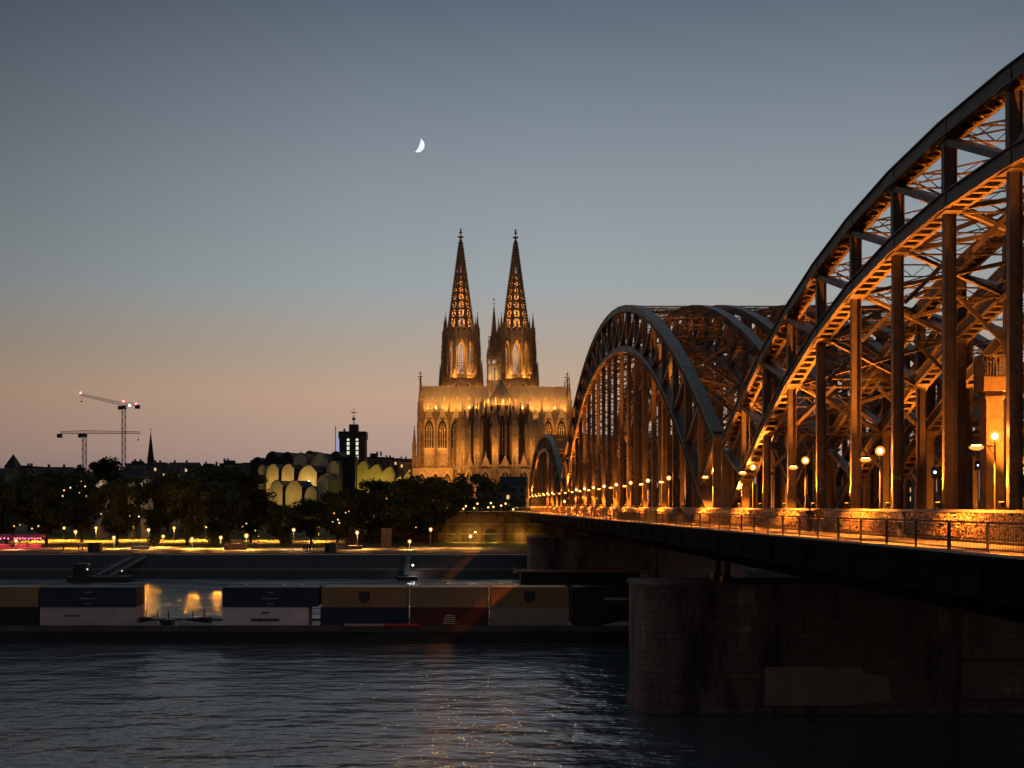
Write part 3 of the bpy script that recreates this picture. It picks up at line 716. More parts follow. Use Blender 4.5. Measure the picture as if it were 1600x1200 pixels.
# --- chapels ring and aisles
b = MB()
chap = [(22.8*math.cos(PI+PI*i/14), -45+22.8*math.sin(PI+PI*i/14)) for i in range(15)]
b.prism(chap+[(22.8, -9), (-22.8, -9)], Z0, 38.4)
ch2 = [(x*1.03, -45+(y+45)*1.03) for x, y in chap]
b.prism(ch2+[(23.5, -9.2), (-23.5, -9.2)], 38.4, 39.3)
b.build('chapel_wall', M_stone, CT)
b = MB(); vs = [(x*.99, -45+(y+45)*.99, 39.3) for x, y in chap]+[(x*.35, -45+(y+45)*.35, 45) for x, y in chap]
b.add(vs, [(i, i+1, 16+i, 15+i) for i in range(14)]); b.prism([(-22.4, 39.31), (22.4, 39.31), (7.4, 44.5), (-7.4, 44.5)], -45, -9, 'y'); b.build('chapel_roof', M_cityroof, CT)
for i in range(7):
    a = PI+PI*(i+.5)/7; mx, my = 22.25*math.cos(a), -45+22.25*math.sin(a)
    gwindow(frame(mx*1.02, -45+(my+45)*1.02, a), 4.4, 22, 31, 36.3, 3, None)
    b = MB(frame(mx*1.0, -45+(my+45)*1.0, a)); b.prism([(-2.2, 39.3), (2.2, 39.3), (0, 44.5)], -.4, .3, 'y'); b.cb(0, 0, 45, .3, .3, 1.6); b.build('gablet', M_stone, CT)
for i in range(1, 7):
    a = PI+PI*i/7; b = MB(frame(23.4*math.cos(a), -45+23.4*math.sin(a), a)); b.box(-.8, .8, -1.6, .6, Z0, 36); pinn(b, 0, -.6, 36, 1.1, 41, 46); b.build('buttress', M_stone, CT)
for u in (-36.5, -29):
    pass
b = MB(); b.box(-46, -23.6, -13, -8, Z0, 38.4); b.box(-46.3, -23.6, -13.4, -8, 38.4, 39.2); b.box(23.6, 46, -13, -8, Z0, 38.4); b.box(23.6, 46.3, -13.4, -8, 38.4, 39.2); b.build('aisle_wall', M_stone, CT)
for u in (-41, -33.5, -27, 27, 33.5, 41): gwindow(frame(u, -13, -PI/2), 4.2, 23, 31.5, 36.3, 3, None)
# --- ridge turret over the crossing
b = MB(); b.cone(0, 0, 79, 88, 4.4, 4.3, 8); b.cone(0, 0, 88, 88.7, 4.7, 4.7, 8)
for i in range(8):
    a = PI/8+2*PI*i/8; x, y = 3.9*math.cos(a), 3.9*math.sin(a); pinn(b, x, y, 88.7, .75, 101, 107)
    a2 = a+PI/4; b.bar((x, y, 97.5), (3.9*math.cos(a2), 3.9*math.sin(a2), 97.5), .4, 1.0); b.bar((x, y, 101), (3.9*math.cos(a2), 3.9*math.sin(a2), 101), .5, .9)
    am = a+PI/8; mx, my = 3.6*math.cos(am), 3.6*math.sin(am); b.bar((mx, my, 88.7), (mx, my, 97), .22, .22)
    F = frame(3.75*math.cos(am), 3.75*math.sin(am), am); g_ = MB(F); g_.bar((-1.4, -.3, 99), (0, -.3, 104.5), .3, .3, (0, 1, 0)); g_.bar((1.4, -.3, 99), (0, -.3, 104.5), .3, .3, (0, 1, 0)); b.v += []; o_ = len(b.v); b.v += g_.v; b.f += [tuple(i_+o_ for i_ in f) for f in g_.f]
b.cone(0, 0, 101.4, 102, 4.2, 4.0, 8); tur = b.build('ridge_turret', M_stone, CT)
b = MB(); b.cone(0, 0, 102, 113, 3.1, 2.3, 8); b.cone(0, 0, 113, 131, 1.9, .15, 8)
for z in (104, 107, 110, 113): b.cone(0, 0, z, z+.4, 3.4-(z-102)*.06, 3.3-(z-102)*.06, 8)
for k in range(8):
    for j in range(14):
        z = 104+j*1.9; r = (3.1-.8*(z-102)/11) if z < 113 else 1.9*(1-(z-113)/18.5); a = PI/8+2*PI*k/8; b.cb((r+.1)*math.cos(a), (r+.1)*math.sin(a), z, .3, .3, .4)
for i in range(8):
    a = 2*PI*i/8; pinn(b, 3.0*math.cos(a), 3.0*math.sin(a), 102, .5, 109, 114, 2)
b.cb(0, 0, 132.5, .2, .2, 4.5); b.cb(0, 0, 132, 1.7, .2, .2); b.ball(0, 0, 134.6, .5); b.build('spirelet', M_stone_dark, CT)

# --- towers
def tower(u0, v0):
    b = MB(); W = 12.6
    b.box(u0-W+1.5, u0+W-1.5, v0-W+1.5, v0+W-1.5, Z0, 95)
    for dx in (-1, 1):
        for dy in (-1, 1):
            b.box(u0+dx*(W-2.2)-2.4, u0+dx*(W-2.2)+2.4, v0+dy*(W-2.2)-2.4, v0+dy*(W-2.2)+2.4, Z0, 98)
            for q in (-1, 1): pinn(b, u0+dx*(W-.4), v0+dy*(W-2.2)+q*2.0, 90, .9, 99, 106); pinn(b, u0+dx*(W-2.2)+q*2.2, v0+dy*(W-.4), 84, .9, 93, 100)
            for q in range(4): b.box(u0+dx*(W-2.2)-2.2+q*1.3, u0+dx*(W-2.2)-1.9+q*1.3, v0-W-.35, v0-W+.0, 78, 97.5)
    b.box(u0-W, u0+W, v0-W, v0+W, 94.8, 95.6)
    for k in range(22):
        x = u0-W+.3+k*(2*W-.6)/21; b.box(x-.1, x+.1, v0-W, v0-W+.25, 95.6, 97.2)
    b.box(u0-W, u0+W, v0-W-.02, v0-W+.3, 97.2, 97.5)
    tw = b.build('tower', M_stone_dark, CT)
    gwf = Matrix.Translation((u0, v0-W+1.5, 0))
    for dx in (-3.6, 3.6):
        o = gwindow(Matrix.Translation((u0+dx, v0-W+1.45, 0)), 3.4, 78, 88, 92.5, 3, 100 if False else None); o.parent = tw
    b = MB(); b.bar((u0-4.4, v0-W+.3, 91), (u0, v0-W+.3, 101.5), .7, .6, (0, 1, 0)); b.bar((u0+4.4, v0-W+.3, 91), (u0, v0-W+.3, 101.5), .7, .6, (0, 1, 0)); b.prism([(u0-3.2, 91), (u0+3.2, 91), (u0, 99)], v0-W+.4, v0-W+.7, 'y'); b.cb(u0, v0-W+.3, 102.3, .4, .4, 2.4)
    o = b.build('gable', M_stone, tw)
    # octagon lantern
    R = 8.9; b = MB(); zb, zt = 95.7, 127
    V = [(u0+R*math.cos(PI/8+PI*i/4), v0+R*math.sin(PI/8+PI*i/4)) for i in range(8)]
    for (x, y) in V: b.cone(x, y, zb, zt, 1.25, 1.15, 6)
    for i in range(8):
        a = PI/4*(i+1); F = frame(u0+R*math.cos(PI/8)*math.cos(a), v0+R*math.cos(PI/8)*math.sin(a), a); hw = R*math.sin(PI/8)
        g_ = MB(F); w = 4.6; pin = archpts(w, zb+3, 112, 119.5)
        pout = [(-hw, zb), (hw, zb)]; n = 6
        # outer rectangle matched point for point
        po = []
        for j, (px_, pz_) in enumerate(pin):
            if j == 0: po.append((-hw, zb))
            elif j == 1: po.append((hw, zb))
            else:
                if abs(px_) < .3: po.append((px_, zt-1))
                else: po.append((hw if px_ > 0 else -hw, pz_+ (zt-1-119.5)*(pz_-112)/7.5))
        ring(g_, pin, po, -.1, 1.3)
        for q in (-1, 0, 1): g_.box(q*w/4-.12, q*w/4+.12, .2, .5, zb+3, 113.5)
        g_.box(-w/2, w/2, .2, .5, 105, 105.4)
        r = 1.15; ring(g_, [(r*.7*math.cos(2*PI*i_/8), 115.2+r*.7*math.sin(2*PI*i_/8)) for i_ in range(8)], [(r*math.cos(2*PI*i_/8), 115.2+r*math.sin(2*PI*i_/8)) for i_ in range(8)], .2, .5)
        # gable in front
        bw = hw-.2
        g_.bar((-bw, -.6, 113), (0, -.6, 129.5), .6, .6, (0, 1, 0)); g_.bar((bw, -.6, 113), (0, -.6, 129.5), .6, .6, (0, 1, 0)); g_.prism([(-bw*.42, 122.6), (bw*.42, 122.6), (0, 129)], -.5, -.3, 'y'); g_.cb(0, -.6, 130.4, .4, .4, 2.2)
        ring(g_, [(.55*math.cos(2*PI*i_/8), 122+.55*math.sin(2*PI*i_/8)) for i_ in range(8)], [(.9*math.cos(2*PI*i_/8), 122+.9*math.sin(2*PI*i_/8)) for i_ in range(8)], -.7, -.45)
        for k in range(1, 7):
            f = k/7
            for s_ in (-1, 1): g_.cb(s_*bw*(1-f)+s_*.3, -.6, 113+13.8*f+.3, .35, .4, .45)
        o_ = len(b.v); b.v += g_.v; b.f += [tuple(i_+o_ for i_ in f) for f in g_.f]
    b.cone(u0, v0, 122, 122.6, R*.95, R*.9, 8); b.cone(u0, v0, zt-.99, zt+.2, R*1.06, R*1.04, 8)
    for k in range(40):
        a = 2*PI*k/40; b.cb(u0+R*1.0*math.cos(a), v0+R*1.0*math.sin(a), zt+1.0, .25, .25, 1.6)
    o = b.build('octagon', M_stone, tw)
    # corner turrets
    for dx in (-1, 1):
        for dy in (-1, 1):
            b = MB(); x, y = u0+dx*9.6, v0+dy*9.6
            b.cone(x, y, 95.7, 113, 1.5, 1.4, 8)
            for q in range(4):
                a = PI/4+2*PI*q/4; pinn(b, x+2.3*math.cos(a), y+2.3*math.sin(a), 95.7, .75, 110, 118, 2)
            for z in (103, 110): b.cone(x, y, z, z+.7, 2.4, 2.4, 8)
            b.cone(x, y, 113, 122, 1.3, 1.2, 8)
            for q in range(4):
                a = PI/4+PI/2*q; pinn(b, x+1.7*math.cos(a), y+1.7*math.sin(a), 113, .5, 122, 126.5, 1)
            b.cone(x, y, 122, 134.5, 1.5, .1, 8)
            for q in range(4):
                for j in range(5):
                    f = j/5.5; a = PI/4+PI/2*q; b.cb(x+1.6*(1-f)*math.cos(a), y+1.6*(1-f)*math.sin(a), 122.8+12*f, .35, .35, .4)
            b.cb(x, y, 135, .3, .3, 1.6); b.build('corner_turret', M_stone_dark, tw)
    # openwork spire
    z0, z1, r0, r1 = 127.2, 181.0, 8.1, .55
    def rz(z): return r0+(r1-r0)*(z-z0)/(z1-z0)
    b = MB()
    for i in range(8):
        a = PI/8+PI*i/4; ca, sa = math.cos(a), math.sin(a)
        b.bar((u0+r0*ca, v0+r0*sa, z0), (u0+r1*ca, v0+r1*sa, z1), 1.0, .9)
        z = z0+1
        while z < z1-1:
            r = rz(z)+.35; b.cb(u0+r*ca, v0+r*sa, z, .65, .65, .6); b.cb(u0+(r+.4)*ca, v0+(r+.4)*sa, z+.35, .4, .4, .3); z += 1.75
    lv = [z0, 133, 138.5, 143.5, 148, 152.2, 156.2, 160, 166.5, 171, 176, z1]
    for li in range(len(lv)-1):
        za, zb_ = lv[li], lv[li+1]
        for i in range(8):
            a = PI/8+PI*i/4; a2 = a+PI/4
            def pt(t_, z, off=0): 
                r = rz(z)-off; return Vector((u0+r*((1-t_)*math.cos(a)+t_*math.cos(a2)), v0+r*((1-t_)*math.sin(a)+t_*math.sin(a2)), z))
            b.bar(pt(0, zb_), pt(1, zb_), .5, 1.3)
            if li >= 8:
                b.add([pt(0, za), pt(1, za), pt(1, zb_), pt(0, zb_), pt(0, za, .3), pt(1, za, .3), pt(1, zb_, .3), pt(0, zb_, .3)], [(0,1,2,3),(7,6,5,4),(0,4,5,1),(1,5,6,2),(2,6,7,3),(3,7,4,0)])
            elif li == 7:
                b.bar(pt(.33, za), pt(.42, zb_), .3, .25); b.bar(pt(.67, za), pt(.58, zb_), .3, .25)
            else:
                zm = (za+zb_)/2
                b.bar(pt(.5, za), pt(.5, zb_), .4, .5)
                b.bar(pt(.08, za), pt(.5, zm), .5, .4); b.bar(pt(.92, za), pt(.5, zm), .5, .4)
                b.bar(pt(.08, zb_), pt(.5, zm), .5, .4); b.bar(pt(.92, zb_), pt(.5, zm), .5, .4)
                for tt in (.13, .87): b.bar(pt(tt, za), pt(tt, zb_), .6, .4)
    b.cone(u0, v0, z1-.5, 184.3, .6, .35, 8); b.cone(u0, v0, 182.5, 183.3, .7, 2.1, 8); b.cone(u0, v0, 183.3, 183.8, 2.2, 1.0, 8)
    b.cone(u0, v0, 184, 186.4, .35, .3, 6); b.cone(u0, v0, 185.3, 186.0, .4, 1.15, 8); b.cone(u0, v0, 186.0, 186.5, 1.15, .5, 8); b.cone(u0, v0, 186.5, 188.3, .5, .55, 6)
    for zq in (176, 179.3): b.cone(u0, v0, zq, zq+.6, rz(zq)+.9, rz(zq)+.4, 8)
    o = b.build('spire', M_stone_dark, tw)
    for z, e in ((111, 1400), (118.5, 4500), (129, 11000), (137, 9000), (146, 7000), (155, 4500)):
        light('POINT', 'spire_light', (u0, v0, z), e, GOLD, CT, .4)
    for dx in (-1, 1): light('POINT', 'turret_light', (u0+dx*6.2, v0-10.2, 97.5), 2600, GOLD, CT, .2)
    light('POINT', 'gable_light', (u0, v0-12.6, 111), 1500, GOLD, CT, .2)
    for dx in (-1, 1):
        light('POINT', 'lantern_light', (u0+dx*6.6, v0-9.8, 101), 130, GOLD, CT, .2); light('POINT', 'panel_light', (u0+dx*8.5, v0-15.5, 88), 1900, GOLD, CT, .2)
    light('POINT', 'gable_light', (u0, v0-11.7, 98.2), 1200, GOLD, CT, .2)
    return tw
tower(2-16.9, 66); tower(2+16.9, 66)
for u in (-15, 19): 
    light('SPOT', 'tower_flood', (u, 8, 88), 11000, GOLD, CT, .6, (u, 56, 110), 62)
    light('SPOT', 'tower_flood', (u, 20, 96), 7000, GOLD, CT, .6, (u, 60, 138), 40)
# cathedral floodlighting: eaves and ground lamps round the choir, plus added roof fills
for u in (-38, -33, -28.5, -24, -19.5, -15, -10.5, 10.5, 15, 19.5, 24, 28.5, 33, 38):
    light('POINT', 'roof_light', (u, -10.1, EV+2.4), 850 if abs(u) > 20 else 700, (1, .44, .08), CT, .15)
for u in (-37, -28, -19, -10, 12, 20, 29, 38):
    light('POINT', 'roof_fill', (u, -13, EV+7), 2600, (1, .44, .08), CT, .2)  # added fills hanging off the eaves without a fixture, for the upper roof
for a in (200, 225, 250, 270, 290, 315, 340):
    light('POINT', 'roof_light', (10.3*math.cos(math.radians(a)), -45+10.3*math.sin(math.radians(a)), EV+2.2), 800, GOLD, CT, .2)
light('POINT', 'turret_light', (0, 0, 90.5), 2200, (1, .62, .2), CT, .3)
light('POINT', 'turret_light', (0, -6.2, 92), 500, (1, .62, .2), CT, .3)
for u, v, e, tz in ((-56, -66, 60000, 55), (-44, -80, 70000, 52), (44, -76, 22000, 50), (56, -60, 40000, 55)):
    light('SPOT', 'ground_flood', (u, v, 22), e, GOLD, CT, .8, (u*.45, -20, tz), 70)
for u in (-38, -30, -24, 25, 31, 38):
    light('POINT', 'terrace_flood', (u, -18, 41), 1500, GOLD, CT, .3)
for a in (185, 212, 238, 258, 283, 302, 328, 355):
    ca, sa = math.cos(math.radians(a)), math.sin(math.radians(a))
    light('POINT', 'terrace_flood', (28.5*ca, -45+28.5*sa, 46), 3000, GOLD, CT, .3)
    light('POINT', 'chapel_flood', (27.5*ca, -45+27.5*sa, 24), 1500, GOLD, CT, .3)
light('POINT', 'terrace_flood', (-34, -17, 26), 2500, GOLD, CT, .3); light('POINT', 'terrace_flood', (34, -17, 26), 2500, GOLD, CT, .3)

exec_parts = True
# ================================================================== OTHER BUILDINGS
# museum with curved zinc sheds
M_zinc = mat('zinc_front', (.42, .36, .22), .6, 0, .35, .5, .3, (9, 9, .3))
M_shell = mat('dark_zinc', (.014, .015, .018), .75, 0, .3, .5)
MT = thing('museum', 'museum hall with rows of curved dark zinc sheds and yellow lit fronts', 'museum', (-62, 520, 0))
def shed(px0, px1, ytop, ybot, Y, depth=15, dark=0):
    x0, zt = P(px0, ytop, Y); x1, zb = P(px1, ybot, Y); w = x1-x0; n = 10; hh = w*.62; fw = .80
    arc = [(x0+w*.50*(1-math.cos(PI/2*i/n)), zt-hh+hh*math.sin(PI/2*i/n)) for i in range(n+1)]
    arc += [(x0+w*.56, zt-hh*.04), (x0+w*fw, zt-hh*.50)]
    poly = [(x0, zb), (x0+w*fw, zb)]+arc[::-1]
    o = MB().prism([(x+62, z) for x, z in poly], Y-520, Y-520+.8, 'y').build('shed', M_shell if dark else M_zinc, MT)  # dark fronts are the unlit ones, their shade painted with the roof colour
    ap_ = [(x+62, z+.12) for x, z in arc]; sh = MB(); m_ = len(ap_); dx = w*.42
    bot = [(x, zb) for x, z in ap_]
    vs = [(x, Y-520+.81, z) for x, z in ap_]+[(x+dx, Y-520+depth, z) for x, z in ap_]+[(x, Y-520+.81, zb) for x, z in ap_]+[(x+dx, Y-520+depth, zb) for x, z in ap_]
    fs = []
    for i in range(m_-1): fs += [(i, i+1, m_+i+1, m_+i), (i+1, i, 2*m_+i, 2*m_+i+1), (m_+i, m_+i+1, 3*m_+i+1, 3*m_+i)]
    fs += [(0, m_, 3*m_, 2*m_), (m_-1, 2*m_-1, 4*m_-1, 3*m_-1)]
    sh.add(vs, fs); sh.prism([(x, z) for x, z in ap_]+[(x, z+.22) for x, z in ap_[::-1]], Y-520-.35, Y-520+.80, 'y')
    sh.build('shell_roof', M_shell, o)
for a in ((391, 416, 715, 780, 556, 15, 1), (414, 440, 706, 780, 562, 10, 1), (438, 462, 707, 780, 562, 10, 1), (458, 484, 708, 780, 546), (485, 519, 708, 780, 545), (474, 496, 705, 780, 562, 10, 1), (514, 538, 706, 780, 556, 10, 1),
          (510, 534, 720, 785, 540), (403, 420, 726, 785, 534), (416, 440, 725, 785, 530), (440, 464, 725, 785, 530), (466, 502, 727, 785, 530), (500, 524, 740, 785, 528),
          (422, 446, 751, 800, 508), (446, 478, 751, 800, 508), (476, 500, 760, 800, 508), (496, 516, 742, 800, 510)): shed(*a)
b = MB(); x0, z = P(535, 722, 552); x1, _ = P(556, 722, 552); b.box(x0+62, x1+62, 28, 45, 14, z); b.build('stair_tower', M_shell, MT)
b = MB(); x0, z = P(392, 725, 545); b.box(x0+62, x0+62+8, 20, 60, 14, z-4); b.build('side_wall', M_shell, MT)
for px, py, Y, e in ((500, 733, 541, 1300), (482, 752, 526, 1400), (424, 757, 526, 900), (446, 757, 526, 900), (466, 731, 541, 700), (438, 780, 504, 600), (462, 775, 504, 600)):
    x, z = P(px, py, Y); light('POINT', 'front_light', (x+62, Y-520-2.0, z), e*1.1, (1, .60, .13), MT, .3)
for px, py, Y in ((500, 734, 542.6), (482, 753, 527.8)):
    x, z = P(px, py, Y); MB().ball(x+62, Y-520-.6, z, .7, sc=(1, .6, .6)).build('lamp', emis('museum_lamp', (1, .85, .5), 12), MT)
# second yellow hall
HT = thing('museum_wing', 'yellow green lit hall with scalloped roof between the tower block and the cathedral', 'museum wing', (-35, 560, 0))
def scall(px0, px1, yb, tops, Y, d=14):
    x0, zb = P(px0, yb, Y); x1, _ = P(px1, yb, Y); n = len(tops); poly = [(x0+35, zb), (x1+35, zb)]; up = []
    for i, ty in enumerate(tops):
        a = x0+(x1-x0)*i/n; c_ = x0+(x1-x0)*(i+1)/n; zt = P(0, ty, Y)[1]
        for j in range(7): up.append((a+35+(c_-a)*.75*(j/6), zt-2.8*(1-math.sin(PI/2*j/6))))
        up.append((c_+35-.01, zt-3.0))
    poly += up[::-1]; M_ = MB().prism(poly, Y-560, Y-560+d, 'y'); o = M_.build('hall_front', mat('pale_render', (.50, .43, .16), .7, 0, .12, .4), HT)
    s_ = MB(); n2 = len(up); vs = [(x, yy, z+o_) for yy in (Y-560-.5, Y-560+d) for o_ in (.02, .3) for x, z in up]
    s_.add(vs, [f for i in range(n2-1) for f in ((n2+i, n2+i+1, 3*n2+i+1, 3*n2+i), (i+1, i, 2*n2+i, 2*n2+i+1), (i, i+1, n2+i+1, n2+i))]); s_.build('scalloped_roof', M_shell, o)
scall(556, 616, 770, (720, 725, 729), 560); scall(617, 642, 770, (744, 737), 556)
MB().box(P(545, 0, 559)[0]+35, P(555.5, 0, 559)[0]+35, -1, 14, 14, P(0, 712, 559)[1]).build('corner_block', M_shell, HT)
for px in (562, 580, 598, 612, 624, 636):
    x, z = P(px, 762, 553); light('POINT', 'front_light', (x+35, -9, z), 650, (1, .70, .09), HT, .4)

# tall block with mast
Y = 700; x0, z = P(530, 674, Y); x1, _ = P(571, 674, Y)
T = thing('tower_block', 'dark tower block with two columns of lit windows and a roof antenna', 'tower block', ((x0+x1)/2, Y, 14)); hw = (x1-x0)/2
MB().box(-hw, hw, 0, 14, 0, z-14-4).box(-hw-.4, hw+.4, -.4, 14.4, z-14-3.99, z-14).box(-2, 3, 2, 8, z-14, z-10).box(-5, -4, 1, 3, z-14, z-12.5).build('wall', M_black, T)
for k, px in enumerate((544, 558)):
    for j in range(4 if k == 0 else 5):
        a, zz = P(px, 686+j*7.2, Y); MB().box(a-T.location.x-.7, a-T.location.x+.7, -.06, -.01, zz-14-.9, zz-14+.9).build('window', emis('block_window', (.9, 1, .75), .8), T)
ax, zt = P(551.5, 641, Y); ax -= T.location.x
b = MB()
for s_ in (-1, 1): b.tube((ax+s_*.35, 6, z-14), (ax+s_*.35, 6, zt-14-4), .14)
for k in range(6): b.box(ax-.7, ax+.7, 5.6, 6.4, z-11+k*1.9, z-10.8+k*1.9)
b.tube((ax, 6, zt-18), (ax, 6, zt-14), .1); b.box(ax-1.4, ax+1.4, 5.8, 6.2, zt-14-1, zt-14-.5).box(ax-.9, ax+.9, 5.6, 6.4, zt-14-5, zt-14-3.6); b.build('antenna', M_dark, T)
a, zz = P(527.5, 676, Y-1); MB().box(a-T.location.x-.7, a-T.location.x+.7, 1, 3, 8, zz-14).build('light_strip', emis('blue_strip', (.45, .6, 1), .55), T)
a, zz = P(523.5, 665, Y-1); MB().tube((a-T.location.x, 2, 0), (a-T.location.x, 2, zz-14), .2).build('mast', M_dark, T)

# skyline of old town houses: (x0, x1, roof y, eaves y, Y, label)
rr = random.Random(21)
def house(px0, px1, pyr, pye, Y, label, lit=(), style='gable', grp='old town houses on the skyline'):
    x0, zr = P(px0, pyr, Y); x1, ze = P(px1, pye, Y); cx = (x0+x1)/2; hw = (x1-x0)/2; T = thing('house', label, 'house', (cx, Y, 15), grp); d = 12
    MB().box(-hw, hw, 0, d, 0, ze-15).build('wall', M_city, T)
    b = MB()
    if style == 'gable': b.prism([(-.4, ze-15), (d+.4, ze-15), (d/2, zr-15)], -hw-.3, hw+.3, 'x')
    elif style == 'hip': b.cone(0, d/2, ze-15, zr-15, 1, .45, 4, PI/4, ((hw+.4)*1.414, (d/2+.4)*1.414))
    elif style == 'pyr': b.cone(0, d/2, ze-15, zr-15, 1, .02, 4, PI/4, ((hw+.4)*1.414, (d/2+.4)*1.414))
    else: b.box(-hw-.3, hw+.3, -.3, d+.3, ze-15, ze-14.2).box(-hw*.6, hw*.2, 3, 9, ze-14.2, zr-15)
    r = b.build('roof', M_cityroof, T)
    if style != 'pyr':
        for k in range(2):
            cx_ = rr.uniform(-hw*.8, hw*.8); MB().box(cx_-.5, cx_+.5, d/2-.5, d/2+.5, zr-15-1.5, zr-15+1.2).build('chimney', M_city, r)
    n = max(2, int(hw*2/3.2))
    for k in range(n):
        for j in range(2):
            x = -hw+(k+.5)*2*hw/n; z = ze-15-2.2-j*3.2; q = (k+j*n) in lit
            MB().box(x-.55, x+.55, -.05, -.008, z-.8, z+.8).build('window', M_win if q else M_black, T)
    return T
HS = [(-40, 8, 731, 738, 620, 'long slate roofed house at the left edge of the skyline', (1,), 'gable'), (7, 22, 709, 730, 640, 'small tower with pyramid roof at the left edge of the skyline', (), 'pyr'),
 (20, 58, 727, 731, 650, 'flat roofed reddish block right of the pyramid roofed tower', (), 'flat'), (56, 108, 729, 737, 600, 'low house with a row of small roof dormers left of the cranes', (), 'gable'),
 (152, 222, 733, 743, 560, 'wide low pale roofed hall below the taller crane', (), 'gable'), (195, 236, 720, 726, 700, 'dark house at the foot of the taller crane', (), 'flat'),
 (236, 262, 722, 727, 690, 'dark house with two lit windows right of the needle spire', (0, 3), 'hip'), (262, 308, 722, 728, 680, 'long house with lit windows between the needle spire and the museum', (2, 5, 7), 'gable'),
 (308, 345, 724, 730, 690, 'low dark house behind treetops left of the museum', (), 'flat'), (343, 378, 719, 726, 700, 'tall house with flat roof structures left of the museum', (4,), 'flat'), (376, 396, 722, 732, 640, 'narrow house touching the left end of the museum', (), 'gable'),
 (572, 600, 708, 716, 760, 'dark apartment house just right of the tower block', (), 'flat'), (600, 624, 714, 718, 740, 'low apartment house behind the yellow museum wing', (1,), 'flat'), (622, 645, 716, 722, 720, 'low house with white light at the left foot of the cathedral', (3, 0), 'gable')]
for a in HS: house(*a)
house(783, 822, 744, 757, 520, 'dark gabled house between the cathedral and the far bridge arch', (), 'gable')
house(745, 778, 764, 772, 530, 'low dark house behind the small tree below the cathedral', (2,), 'gable')
house(775, 800, 757, 768, 500, 'brown lit house left of the far end of the bridge', (1, 3), 'hip')
# church spire needle
Y = 900; x, zt = P(235.5, 668, Y); T = thing('church_spire', 'thin dark church steeple rising right of the tall crane', 'church steeple', (x, Y, 15))
zb = P(0, 715, Y)[1]-15; MB().box(-2.0, 2.0, -2, 2, 0, zb).build('tower', M_cityroof, T)
b = MB().cone(0, 0, zb, zt-15-3, 2.2, .12, 8).tube((0, 0, zt-18.2), (0, 0, zt-15), .1).box(-.6, .6, -.1, .1, zt-16.6, zt-16.3); b.build('spire', M_cityroof, T)
# buildings seen through the bridge
HB = [(1180, 1235, 752, 760, 470, 'lit building seen between the hangers right of the near pier', (1, 4, 6, 9)), (1345, 1400, 760, 766, 450, 'low lit building glimpsed behind the hangers left of the pillar', (0, 2, 5)), (1415, 1438, 748, 756, 460, 'pale building with bright windows glimpsed between two hangers', (0, 1, 2, 3)), (1300, 1330, 750, 758, 460, 'small building behind the bridge near the walking couple', (1, 2))]
for x0_, x1_, a, c_, Y, lab, lit in HB: house(x0_, x1_, a, c_, Y, lab, lit, 'flat', 'buildings behind the bridge')

# tower cranes
def crane(px, ytop, ybase, Y, jl, jr, tipy, label, rear=True, lights=()):
    x, zt = P(px, ytop, Y); zb = 15; m = Y/2000.0
    T = thing('tower_crane', label, 'tower crane', (x, Y, zb), 'tower cranes on the skyline'); H = zt-zb; wd = 1.1
    b = MB()
    for dx in (-wd, wd):
        for dy in (-wd, wd): b.bar((dx, dy, 0), (dx, dy, H), .28, .28)
    z = 0; k = 0
    while z < H-2.6:
        s_ = 1 if k % 2 else -1
        b.bar((-wd*s_, -wd, z), (wd*s_, -wd, z+2.6), .16, .16, (0, 1, 0)); b.bar((-wd*s_, wd, z), (wd*s_, wd, z+2.6), .16, .16, (0, 1, 0)); b.box(-wd, wd, -wd-.05, -wd+.1, z-.08, z+.08); z += 2.6; k += 1
    M_cr = mat('crane_paint', (.30, .22, .17), .6, 0, .3, 1)
    b.build('mast', M_cr, T)
    def jib(dx, dz, name):
        b = MB(); p0 = Vector((0, 0, H)); p1 = Vector((dx*m, 0, H+dz*m)); d = (p1-p0); n = int(abs(d.length)/2.4)
        up = Vector((-d.z, 0, d.x)).normalized();  up = up if up.z > 0 else -up
        for yy in (-.6, .6): b.bar(p0+Vector((0, yy, 0)), p1+Vector((0, yy, 0)), .25, .25)
        b.bar(p0+up*1.9, p1+up*1.2, .28, .28)
        for i in range(n):
            a_ = p0+d*i/n; c2 = p0+d*(i+.5)/n; e = p0+d*(i+1)/n; hh = 1.9-.7*(i+.5)/n
            for yy in (-.6, .6):
                b.bar(a_+Vector((0, yy, 0)), c2+up*hh, .13, .13); b.bar(c2+up*hh, e+Vector((0, yy, 0)), .13, .13)
        b.build(name, M_cr, T); return p1
    tip = jib(jl, tipy[0], 'jib'); t2 = jib(jr, tipy[1], 'counter_jib')
    cw = t2 if abs(jr) < abs(jl) else tip
    MB().box(cw.x-1.8, cw.x+1.2, -1, 1, cw.z-2.6, cw.z-.2).build('counterweight', M_dark, T)
    MB().box(-1.4, 1.4, -1.4, 1.4, H-2.2, H-.1).build('slewing_ring', M_dark, T)
    MB().box(-3.6 if jl < 0 else 1.5, -1.5 if jl < 0 else 3.6, -1.6, .2, H-2.6, H-.2).build('cab', M_dark, T)
    far = tip if abs(jl) > abs(jr) else t2
    b = MB(); b.tube((far.x*.97, 0, far.z), (far.x*.97, 0, far.z-3.5), .08).box(far.x*.97-.5, far.x*.97+.5, -.3, .3, far.z-4.3, far.z-3.5); b.build('hook', M_dark, T)
    for (lx, lz, colr, nm) in lights:
        q, w_ = P(lx, lz, Y); o = MB().ball(q-x, -.8, w_-zb, .75).build('warning_light', emis('crane_'+nm, colr, 6), T)
RED = (1, .12, .16)
crane(193.5, 634, 730, 850, -68, 22, (16, 1.5), 'taller tower crane with red lights and raised jib', True, ((126.5, 614, RED, 'red'), (193.5, 627, RED, 'red'), (213, 631, RED, 'red'), (203, 633.5, (.8, .9, 1), 'white')))
